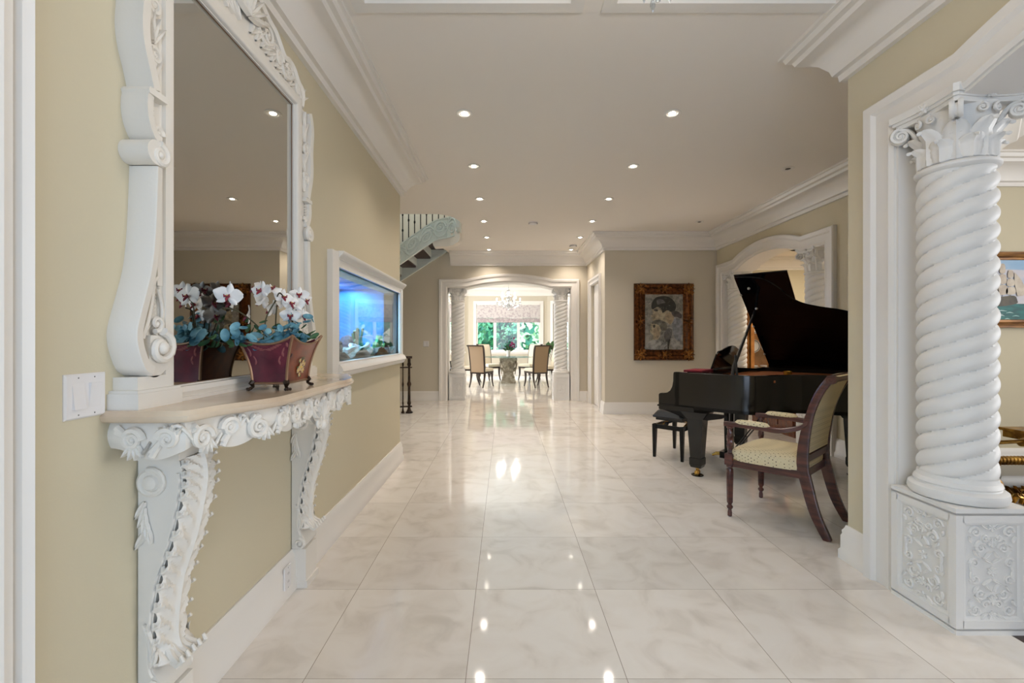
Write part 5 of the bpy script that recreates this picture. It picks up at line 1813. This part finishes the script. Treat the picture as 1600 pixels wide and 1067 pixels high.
for cx, cz, an in (((x0 + x1) / 2, z0 + .095, 0), ((x0 + x1) / 2, z1 - .095, 0), (x0 + .095, (z0 + z1) / 2, PI / 2), (x1 - .095, (z0 + z1) / 2, PI / 2)):
    for k in range(6):
        leaflet(mb, FB, cx, cz, an + k * PI / 3, .085, .035, .024, .055)
    mb.ball(FB(cx, cz, .075), .018, 8, 5)
    for s_ in (-1, 1):
        spiral(mb, FB, cx + s_ * .09 * math.cos(an), cz + s_ * .09 * math.sin(an), .028, 1.4, 0, s_, .010, .005, .06)
bw(mb, 'frame_carving', M['gilt_carve'], t).parent = fr_
cols = [(146, 142, 132), (46, 44, 36), (178, 164, 136), (134, 138, 144), (158, 156, 150), (106, 102, 90), (164, 146, 118), (84, 78, 76), (100, 98, 96)]
pm = [mat('portrait_paint_%s' % n_, c_, .45, c2=tuple(max(0, int(v * .62)) for v in c_), nscale=17, detail=8, ramp=(.4, .7)) for n_, c_ in zip(('ground', 'dark_hair', 'skin', 'blue_dress', 'pale_cloth', 'shadow', 'warm_skin', 'scribble', 'grey'), cols)]
mb = MB()
mb.box(x0 + IW - .01, x1 - IW + .01, 7.70, 7.73, z0 + IW - .01, z1 - IW + .01, 0)
PXF = lambda a, b, c: FB(x0 + IW + (a - 285) / 440 * (x1 - x0 - 2 * IW), z1 - IW - (b - 232) / 650 * (z1 - z0 - 2 * IW), .0305 + c * .0008)
lay = [
    (4, [(560, 500), (640, 490), (715, 520), (720, 700), (720, 876), (600, 876), (590, 700), (560, 600)]),
    (3, [(600, 540), (660, 520), (718, 560), (718, 700), (690, 780), (640, 760), (610, 680)]),
    (2, [(365, 400), (375, 455), (352, 490), (370, 505), (360, 530), (395, 548), (440, 545), (520, 555), (580, 590), (620, 520), (600, 440), (540, 400), (450, 380)]),
    (6, [(520, 470), (560, 450), (610, 480), (620, 520), (580, 580), (540, 540)]),
    (1, [(355, 375), (370, 320), (410, 270), (480, 252), (560, 262), (620, 310), (645, 370), (630, 425), (590, 440), (540, 420), (490, 450), (470, 400), (430, 380), (390, 400), (372, 410)]),
    (7, [(590, 445), (640, 425), (690, 450), (715, 490), (700, 515), (660, 500), (620, 495)]),
    (8, [(420, 300), (480, 290), (520, 330), (470, 340), (430, 350)]),
    (2, [(345, 590), (370, 560), (430, 560), (470, 620), (465, 690), (430, 770), (370, 780), (375, 720), (340, 670), (350, 640)]),
    (6, [(380, 640), (430, 640), (455, 690), (420, 760), (385, 720)]),
    (5, [(360, 575), (390, 540), (450, 535), (520, 560), (540, 620), (510, 670), (470, 650), (450, 600), (400, 580)]),
    (8, [(520, 660), (560, 630), (595, 650), (600, 700), (580, 750), (545, 790), (515, 760), (500, 710)]),
    (4, [(290, 876), (320, 800), (370, 770), (440, 770), (520, 800), (560, 876)]),
    (1, [(385, 415), (400, 408), (430, 415), (428, 430), (400, 432)]),
    (6, [(375, 492), (400, 485), (425, 492), (405, 502)]),
    (1, [(372, 600), (395, 590), (400, 610), (385, 630)]),
    (1, [(545, 790), (575, 760), (565, 830), (560, 876), (545, 876)])]
for i, (mi, p) in enumerate(lay):
    blob(mb, p, PXF, i + 1, mi)
rn = random.Random(2)
for k in range(110):
    a, b = rn.choice([(rn.uniform(490, 600), rn.uniform(620, 790)), (rn.uniform(490, 600), rn.uniform(620, 790)), (rn.uniform(450, 640), rn.uniform(260, 430)), (rn.uniform(400, 520), rn.uniform(545, 640)), (rn.uniform(380, 620), rn.uniform(270, 420)), (rn.uniform(300, 360), rn.uniform(260, 600)), (rn.uniform(380, 560), rn.uniform(770, 870))])
    an, ln = rn.uniform(0, PI), rn.uniform(15, 45)
    dx, dy = math.cos(an) * ln, math.sin(an) * ln
    c_ = 18 + k * .1
    mb.add([PXF(a, b, c_), PXF(a + dx, b + dy, c_), PXF(a + dx + 3, b + dy + 4, c_), PXF(a + 4, b + 5, c_)], [(0, 1, 2, 3)], rn.choice((4, 5, 8, 7, 7, 1)))
bw(mb, 'painting', pm, t, label='painted woman with dark hair above a child')

x0, x1, z0, z1 = 4.62, 6.15, 1.40, 2.147
t = thing('framed_seascape', 'sailing ship on a green sea, gold framed, on the wall at the right edge', 'picture', ((x0 + x1) / 2, 4.5, z0))
FB = lambda a, b, c: (a, 4.5 - c, b)
mb = MB()
mb.sweep([(x0 + .075, z0 + .075), (x0 + .075, z1 - .075), (x1 - .075, z1 - .075), (x1 - .075, z0 + .075)], [(-.01, 0), (-.01, .02), (0, .03), (.02, .028), (.035, .045), (.06, .055), (.075, .05), (.078, 0)], FB, closed=True)
bw(mb, 'frame', mat('gold_brown_frame', (150, 104, 52), .35, metal=.4, c2=(96, 60, 28), nscale=6, stretch=(1, 1, 10)), t)
sm = [mat('sea_paint_%s' % n_, c_, .5, c2=d_, nscale=s__, stretch=(1, 1, st)) for n_, c_, d_, s__, st in (('sky', (170, 184, 206), (206, 198, 200), 3, 2), ('upper_sky', (130, 170, 204), (160, 186, 210), 3, 2), ('water', (10, 78, 78), (20, 110, 106), 8, 4), ('foam', (150, 196, 190), (190, 214, 210), 12, 1), ('sail', (206, 194, 176), (180, 164, 146), 14, 1), ('hull', (88, 78, 58), (60, 54, 44), 14, 1), ('mast', (90, 80, 70), (60, 54, 44), 14, 1))]
mb = MB()
i0, i1, j0, j1 = x0 + .07, x1 - .07, z0 + .07, z1 - .07
mb.box(i0, i1, 4.475, 4.5, j0, j1, 0)
PS = lambda a, b, c: FB(i0 + .115 + a * 1.0, j0 + b, .0255 + c * .001)
mb.add([FB(i0, j1 - .09, .0256), FB(i1, j1 - .14, .0256), FB(i1, j1, .0256), FB(i0, j1, .0256)], [(0, 1, 2, 3)], 1)
mb.add([FB(i0, j0, .0257), FB(i1, j0, .0257), FB(i1, j0 + .165, .0257), FB(i0, j0 + .165, .0257)], [(0, 1, 2, 3)], 2)
rn = random.Random(9)
for k in range(34):
    a, b = rn.uniform(-.1, 1.1), rn.uniform(.01, .15)
    ln = rn.uniform(.05, .14)
    blob(mb, [(a, b), (a + ln * .5, b + .012), (a + ln, b), (a + ln * .5, b + .004)], PS, 3 + k * .05, 3, 3)
hx = .10
blob(mb, [(hx - .12, .17), (hx - .10, .22), (hx + .02, .235), (hx + .14, .245), (hx + .17, .20), (hx + .16, .165), (hx, .14)], PS, 5, 5, 3)
for mx_, hh in ((-.07, .38), (.02, .42), (.10, .33)):
    mb.add([PS(hx + mx_, .2, 5.5), PS(hx + mx_ + .006, .2, 5.5), PS(hx + mx_ + .004, .2 + hh * .85, 5.5), PS(hx + mx_, .2 + hh * .85, 5.5)], [(0, 1, 2, 3)], 6)
    for q in range(3):
        b, wdt = .26 + q * hh * .25, .085 - .018 * q
        blob(mb, [(hx + mx_ - wdt * .45, b), (hx + mx_ + wdt * .6, b + .005), (hx + mx_ + wdt * .5, b + hh * .2), (hx + mx_ - wdt * .35, b + hh * .2)], PS, 6 + q * .2, 4, 3)
blob(mb, [(hx + .17, .24), (hx + .26, .30), (hx + .14, .48)], PS, 7, 4, 2)
bw(mb, 'painting', sm, t, label='painted sailing ship, sky and waves')

# ------------------------------------------------------------------ side room: display cabinet and low chest
t = thing('display_cabinet', 'honey wood glazed cabinet with china inside, seen under the piano lid', 'cabinet', (5.13, 8.95, 0), 0)
t.scale = (.8, 1, 1)
mb = MB()
for a, b in ((-.46, -.38), (.38, .46), (-.03, .03)):
    mb.box(a, b, -.22, -.16, .55, 2.05)
mb.box(-.46, .46, -.22, -.16, 2.0, 2.12).box(-.46, .46, -.22, -.16, .50, .62).box(-.50, .50, -.25, .22, 2.10, 2.16).box(-.46, .46, -.20, .2, .02, .55)
mb.box(-.46, -.43, -.2, .2, .5, 2.1).box(.43, .46, -.2, .2, .5, 2.1).box(-.46, .46, .18, .2, .5, 2.1)
mb.build('carcass', M['honey'], t)
for z_ in (1.0, 1.38, 1.74):
    MB().box(-.43, .43, -.15, .18, z_, z_ + .012).build('shelf', M['glass'], t)
for s_ in (-1, 1):
    MB().box(*sorted((s_ * .03, s_ * .38)), -.195, -.19, .62, 2.0).build('glass_door', M['glass'], t)
bw_ = [('large patterned plate on the cabinet shelf', -.2, 1.012), ('round plate beside the bowl in the cabinet', .15, 1.012), ('upright plate on the middle cabinet shelf', -.15, 1.392), ('upright plate right on the middle cabinet shelf', .2, 1.392)]
def onmat(x, y, z):
    return (5.13 + x * .8, 8.95 + y, z)
pl0 = None
for k, (lb, x, z_) in enumerate(bw_):
    if pl0 is None:
        pl0 = thing('china_plate', lb, 'plate', onmat(x, .08, z_), 0, 'china in the display cabinet')
        MB().rings([[(r * math.cos(a * PI / 12), d + .0, .13 + r * math.sin(a * PI / 12)) for a in range(24)] for r, d in ((.02, 0), (.08, 0), (.13, -.02), (.13, -.014), (.08, .008), (.02, .008))]).build('plate_body', M['ceramic'], pl0)
        MB().rings([[(r * math.cos(a * PI / 12), d, .13 + r * math.sin(a * PI / 12)) for a in range(24)] for r, d in ((.105, -.013), (.122, -.019), (.122, -.021), (.105, -.015))], closed=True).build('rim_band', M['plastic_grey'], pl0)
    else:
        dup(pl0, onmat(x, .08, z_), 0, lb)
for k, (lb, x, z_, s_) in enumerate((('white china bowl on the low cabinet shelf', .05, .625, 1), ('small white china jar in the cabinet', -.25, .625, .8))):
    t = thing('china_bowl', lb, 'bowl', onmat(x, 0, z_ - .003), 0, 'china in the display cabinet')
    MB().lathe([(.03 * s_, 0), (.05 * s_, .01), (.09 * s_, .07), (.10 * s_, .14), (.095 * s_, .14), (.08 * s_, .07), (.01, .02)], n=20).build('bowl_body', M['ceramic'], t)
t = thing('wooden_chest', 'low red brown wooden chest in the arch, visible beneath the piano', 'chest', (3.90, 6.33, 0))
mb = MB().box(-.16, .40, -.50, .50, .05, .72)
mb.box(-.18, .42, -.53, .53, .72, .76).box(-.15, .39, -.49, .49, .0, .06)
mb.build('body', M['redwood'], t)
for k in range(3):
    y = -.33 + .33 * k
    d_ = MB().box(-.172, -.158, y - .15, y + .15, .12, .66).build('door_panel', M['redwood'], t)
    MB().ball((-.18, y + .11, .42), .014, 8, 6).build('knob', M['brass'], d_)

# ------------------------------------------------------------------ dining furniture
t = thing('dining_table', 'round glass dining table on a carved stone capital pedestal', 'dining table', (.10, 13.2, 0))
MB().lathe([(.01, .75), (.73, .75), (.74, .757), (.73, .764), (.01, .764)], n=64).build('glass_top', M['table_glass'], t, label='clear round glass top')
mb = MB()
mb.box(-.21, .21, -.21, .21, 0, .07).box(-.19, .19, -.19, .19, .07, .14)
mb.prism([(.17, .14), (.19, .16), (.17, .20), (.14, .22), (.14, .30), (.17, .45), (.22, .60), (.25, .66), (-.25, .66), (-.22, .60), (-.17, .45), (-.14, .30), (-.14, .22), (-.17, .20), (-.19, .16), (-.17, .14)], lambda a, b, c: (a, c, b), -.15, .15)
mb.prism([(.14, .14), (.15, .30), (.18, .45), (.24, .66), (-.24, .66), (-.18, .45), (-.15, .30), (-.14, .14)], lambda a, b, c: (c, a, b), -.15, .15)
mb.box(-.26, .26, -.26, .26, .66, .70).box(-.24, .24, -.24, .24, .70, .748)
for k in range(4):
    c_, s_ = math.cos(k * PI / 2), math.sin(k * PI / 2)
    G = lambda a, b, c, c_=c_, s_=s_: (a * c_ + (.17 + (b - .2) * .14 + c) * s_, a * s_ - (.17 + (b - .2) * .14 + c) * c_, b)
    for sg in (-1, 1):
        spiral(mb, G, sg * .15, .58, .05, 1.6, PI / 2, sg, .018, .008, .0)
        for q in range(4):
            leaflet(mb, G, sg * .03 * q, .30, PI / 2 - sg * .25 * q, .2, .06, .03, 0)
    leaflet(mb, G, 0, .25, PI / 2, .34, .08, .04, .0)
mb.build('carved_pedestal', M['stone'], t, label='carved grey stone capital base')
t = thing('orchid_vase', 'white vase with a magenta orchid on the glass dining table', 'vase', (.10, 13.15, .764))
MB().lathe([(.04, 0), (.055, .01), (.05, .08), (.06, .17), (.065, .19), (.055, .19), (.045, .10), (.01, .02)], n=20).build('vase_body', M['ceramic'], t)
mb = MB()
mb.tube(crom([(0, 0, .05), (.01, 0, .25), (.06, 0, .36), (.14, 0, .40)], 5), .005, 6)
mb.tube(crom([(0, 0, .05), (-.02, 0, .3), (-.03, 0, .45), (.02, 0, .52)], 5), .004, 6)
mb.build('stems', M['stem'], t)
mb = MB()
rn = random.Random(5)
for k in range(9):
    an = rn.uniform(.3, 2.8)
    leaflet(mb, lambda a, b, c: (a, c + rn.uniform(-.02, .02), b), 0, .15, an, .2, .06, .01)
mb.build('leaves', M['leaf'], t)
mb = MB()
for k in range(14):
    mb.ball((.11 + rn.gauss(0, .035), rn.gauss(0, .02), .36 + rn.gauss(0, .05)), (.03, .012, .026), 7, 5)
mb.build('blossoms', M['purple'], t)

def dining_chair():
    t = thing('dining_chair', 'x', 'chair', (0, 0, 0), 0, 'chairs around the glass dining table')
    for s_ in (-1, 1):
        mb = MB()
        c = crom([(s_ * .21, .26, 0), (s_ * .205, .21, .15), (s_ * .205, .20, .30), (s_ * .205, .215, .42)], 4)
        mb.rings([[(p[0] + dx * (.012 + .014 * i / 12), p[1] + dy * (.012 + .014 * i / 12), p[2]) for dx, dy in ((-1, -1), (1, -1), (1, 1), (-1, 1))] for i, p in enumerate(c)])
        mb.build('leg', M['darkwood'], t)
        mb = MB()
        c = crom([(s_ * .20, -.32, 0), (s_ * .20, -.25, .16), (s_ * .20, -.215, .32), (s_ * .20, -.215, .44)], 4)
        mb.rings([[(p[0] + dx * (.012 + .012 * i / 12), p[1] + dy * (.014 + .012 * i / 12), p[2]) for dx, dy in ((-1, -1), (1, -1), (1, 1), (-1, 1))] for i, p in enumerate(c)])
        mb.build('leg', M['darkwood'], t)
    mb = MB()
    c = crom([(-.215, .40), (-.225, .55), (-.245, .72), (-.27, .88), (-.30, 1.02), (-.345, 1.10), (-.375, 1.105)], 4)
    def sec(x0, x1, d0, d1, w_=lambda z: 1):
        return [[(x0 * w_(z), y + d0, z), (x1 * w_(z), y + d0, z), (x1 * w_(z), y + d1, z), (x0 * w_(z), y + d1, z)] for y, z in c]
    wz = lambda z: .94 + .12 * (z - .4)
    mb.rings(sec(.195, .235, -.028, .012, wz)).rings(sec(-.235, -.195, -.028, .012, wz))
    mb.box(-.245, .245, -.39, -.35, 1.085, 1.12)
    mb.box(-.225, .225, -.24, -.20, .36, .43)
    mb.box(-.225, .225, .20, .235, .37, .42)
    for s_ in (-1, 1):
        mb.box(*sorted((s_ * .225, s_ * .20)), -.22, .22, .37, .42)
    mb.build('frame', M['darkwood'], t)
    MB().rings(sec(-.198, .198, -.030, -.016, wz)[:-3]).build('back_panel', M['chair_tan'], t, label='tan fabric on the rear of the back')
    MB().rings(sec(-.198, .198, -.012, .028, wz)[:-3]).build('backrest', M['chair_cream'], t, label='cream upholstered backrest')
    MB().rings([[(sx * .235 * q, sy * .225 * q + .005, z) for sx, sy in ((-1, -1), (0, -1.02), (1, -1), (1.01, 0), (1, 1), (0, 1.03), (-1, 1), (-1.01, 0))] for q, z in ((.98, .42), (1, .44), (.99, .475), (.9, .50), (.4, .508))]).build('seat', M['chair_cream'], t, label='cream seat cushion')
    return t
proto = dining_chair()
tc = Vector((.10, 13.2))
chairs = [((-.62, 12.12), 'dining chair with its tan back to us, left of the stone pedestal', 8), ((.83, 12.12), 'dining chair with its tan back to us, right of the stone pedestal', -8),
          ((-.98, 13.1), 'dining chair seen side-on at the far left of the glass table', -10), ((1.18, 13.1), 'dining chair seen side-on at the far right of the glass table', 10),
          ((-.47, 14.15), 'dining chair facing us behind the glass table, left of the vase', 8), ((.75, 14.15), 'dining chair facing us behind the glass table, right of the vase', -8)]
for i, ((x, y), lb, tw) in enumerate(chairs):
    a = math.atan2(tc.y - y, tc.x - x) - PI / 2 + R(tw)
    if i == 0:
        proto.location, proto.rotation_euler, proto['label'] = (x, y, 0), (0, 0, a), lb
    else:
        dup(proto, (x, y, 0), a, lb)

t = thing('potted_plant', 'green leafy potted plant near the right window of the dining room', 'plant', (1.55, 14.2, 0))
MB().lathe([(.10, 0), (.14, .02), (.17, .28), (.18, .32), (.16, .32), (.14, .26), (.02, .24)], n=20).build('pot', M['ceramic'], t)
mb, ml = MB(), MB()
rn = random.Random(8)
for k in range(16):
    a = rn.uniform(0, 6.28)
    r, h = rn.uniform(.1, .42), rn.uniform(.75, 1.28)
    e = (r * math.cos(a), r * math.sin(a), h)
    mb.tube(crom([(0, 0, .26), (e[0] * .4, e[1] * .4, h * .75), e], 4), .006, 5)
    for q in range(3):
        an = rn.uniform(0, 6.28)
        leaflet(ml, lambda x, y, c, e=e: (e[0] + x, e[1] + c - .02, e[2] + y), 0, 0, an, rn.uniform(.12, .22), .09, .008)
mb.build('stems', M['stem'], t)
ml.build('foliage', M['leaf'], t)
t = thing('sideboard', 'pale grey sideboard against the right side of the dining room', 'cabinet', (2.25, 13.6, 0))
mb = MB().box(-.35, .5, -.25, .25, .08, .84).box(-.37, .52, -.27, .27, .84, .88)
mb.build('body', mat('pale_grey_cabinet', (196, 196, 192), .5), t)
for s_ in (-1, 1):
    d_ = MB().box(*sorted((.075 + s_ * .02, .075 + s_ * .40)), -.262, -.25, .12, .80).build('door_panel', M['trim'], t)
    MB().ball((.075 + s_ * .06, -.27, .5), .012, 7, 5).build('knob', M['nickel'], d_)
for lx in (-.3, .45):
    for ly in (-.2, .2):
        MB().taper((lx, ly, 0), (.02, .02), (lx, ly, .09), (.03, .03)).build('foot', M['trim'], t)
t = thing('black_armchair', 'black chair just visible left of the left far column', 'chair', (-1.62, 12.6, 0), R(-60))
mb = MB().rings([[(sx * .26 * q, sy * .25 * q, z) for sx, sy in ((-1, -1), (0, -1.04), (1, -1), (1.04, 0), (1, 1), (0, 1.04), (-1, 1), (-1.04, 0))] for q, z in ((.97, .36), (1, .38), (1, .44), (.9, .47), (.3, .475))])
mb.build('seat', M['leather'], t)
mb = MB().prism([(-.26, .44), (.26, .44), (.27, .85), (.18, .93), (-.18, .93), (-.27, .85)], lambda a, b, c: (a, c - .04 * (b - .4), b), -.27, -.22)
mb.build('backrest', M['leather'], t)
for s_ in (-1, 1):
    MB().tube(crom([(s_ * .27, .22, .36), (s_ * .28, .22, .60), (s_ * .28, 0, .66), (s_ * .27, -.24, .66)], 5), .018, 8).build('arm', M['black_satin'], t)
    for y in (-.22, .22):
        MB().taper((s_ * .23, y * 1.08, 0), (.012, .012), (s_ * .23, y, .38), (.02, .02)).build('leg', M['black_satin'], t)

# ------------------------------------------------------------------ chandeliers
def chandelier(label, loc, ztop, arms, rad, lit_):
    t = thing('chandelier', label, 'chandelier', loc)
    H = ztop - loc[2]
    mb = MB().lathe([(.01, H), (.06, H), (.05, H - .03), (.01, H - .04)], n=20)
    mb.tube([(0, 0, H - .03), (0, 0, .60)], .006, 6)
    mb.build('canopy_and_rod', M['nickel'], t)
    MB().lathe([(.004, .66), (.03, .64), (.018, .58), (.05, .52), (.03, .46), (.02, .38), (.06, .32), (.045, .26), (.02, .20), (.07, .14), (.05, .08), (.02, .04), (.004, .0)], n=16).build('glass_column', M['crystal'], t)
    for k in range(arms):
        a = 2 * PI * k / arms
        up = k % 2
        r, z = rad * (1 if not up else .62), .20 + (.16 if up else 0) - (0 if lit_ else .18)
        c_, s_ = math.cos(a), math.sin(a)
        q = crom([(.03 * c_, .03 * s_, .16 + .12 * up), (r * .45 * c_, r * .45 * s_, .06 + .15 * up), (r * .85 * c_, r * .85 * s_, z - .08), (r * c_, r * s_, z)], 5)
        arm_ = MB().tube(q, .008, 8).lathe([(.008, 0), (.04, .004), (.044, .014), (.03, .010), (.008, .02)], (r * c_, r * s_, z), 14).build('arm', M['crystal'], t)
        mb = MB().tube([(r * c_, r * s_, z + .015), (r * c_, r * s_, z + .08)], .009, 8)
        mb.build('candle_sleeve', M['plastic'], arm_)
        MB().ball((r * c_, r * s_, z + .105), (.015, .015, .028), 10, 8).build('bulb', M['lampsoft'] if lit_ else M['crystal'], arm_)
        mb = MB()
        for d in range(4):
            b = a + d * PI / 2
            x, y = r * c_ + .04 * math.cos(b), r * s_ + .04 * math.sin(b)
            mb.lathe([(.001, -.004), (.005, -.014), (.005, -.020), (.001, -.028)], (x, y, z), 6)
            mb.lathe([(.001, -.028), (.009, -.05), (.009, -.058), (.001, -.078)], (x, y, z), 6)
        mb.build('crystal_drops', M['crystal'], arm_)
    mb = MB()
    for tier, (r0, r1, z0_, z1_, n_) in enumerate(((.05, rad * .62, .56, .40, 6), (rad * .3, rad * .95, .34, .20, 8))):
        for k in range(n_):
            a = 2 * PI * k / n_
            line = []
            for d in range(8):
                u = d / 7
                r = r0 + (r1 - r0) * u
                z = z0_ + (z1_ - z0_) * u - .06 * math.sin(PI * u)
                line.append((r * math.cos(a), r * math.sin(a), z))
                mb.ball(line[-1], .009, 6, 4)
            mb.tube([(0, 0, z0_ + .02)] + line, .003, 4)
    if lit_:
        mb.ball((0, 0, .005), .03, 10, 7)
    mb.build('crystal_strands', M['crystal'], t)
    return t
chandelier('lit crystal chandelier over the glass dining table', (.10, 13.2, 2.14), C, 12, .34, True)
for k in range(4):
    lamp('chandelier_glow', 'POINT', (.10 + .30 * math.cos(k * PI / 2 + .5), 13.2 + .30 * math.sin(k * PI / 2 + .5), 2.50), (0, 0, 0), 14, (1, .95, .88), shadow_soft_size=.03)
chandelier('glass chandelier in the hall ceiling, only its lowest drops showing at the top edge', (.47, 1.32, 2.385), C, 8, .075, False)
lamp('hall_fill', 'POINT', (.47, 1.32, 2.66), (0, 0, 0), 18, (1, .90, .80), shadow_soft_size=.2)  # fill added to even out the hall; the chandelier's bulbs are unlit
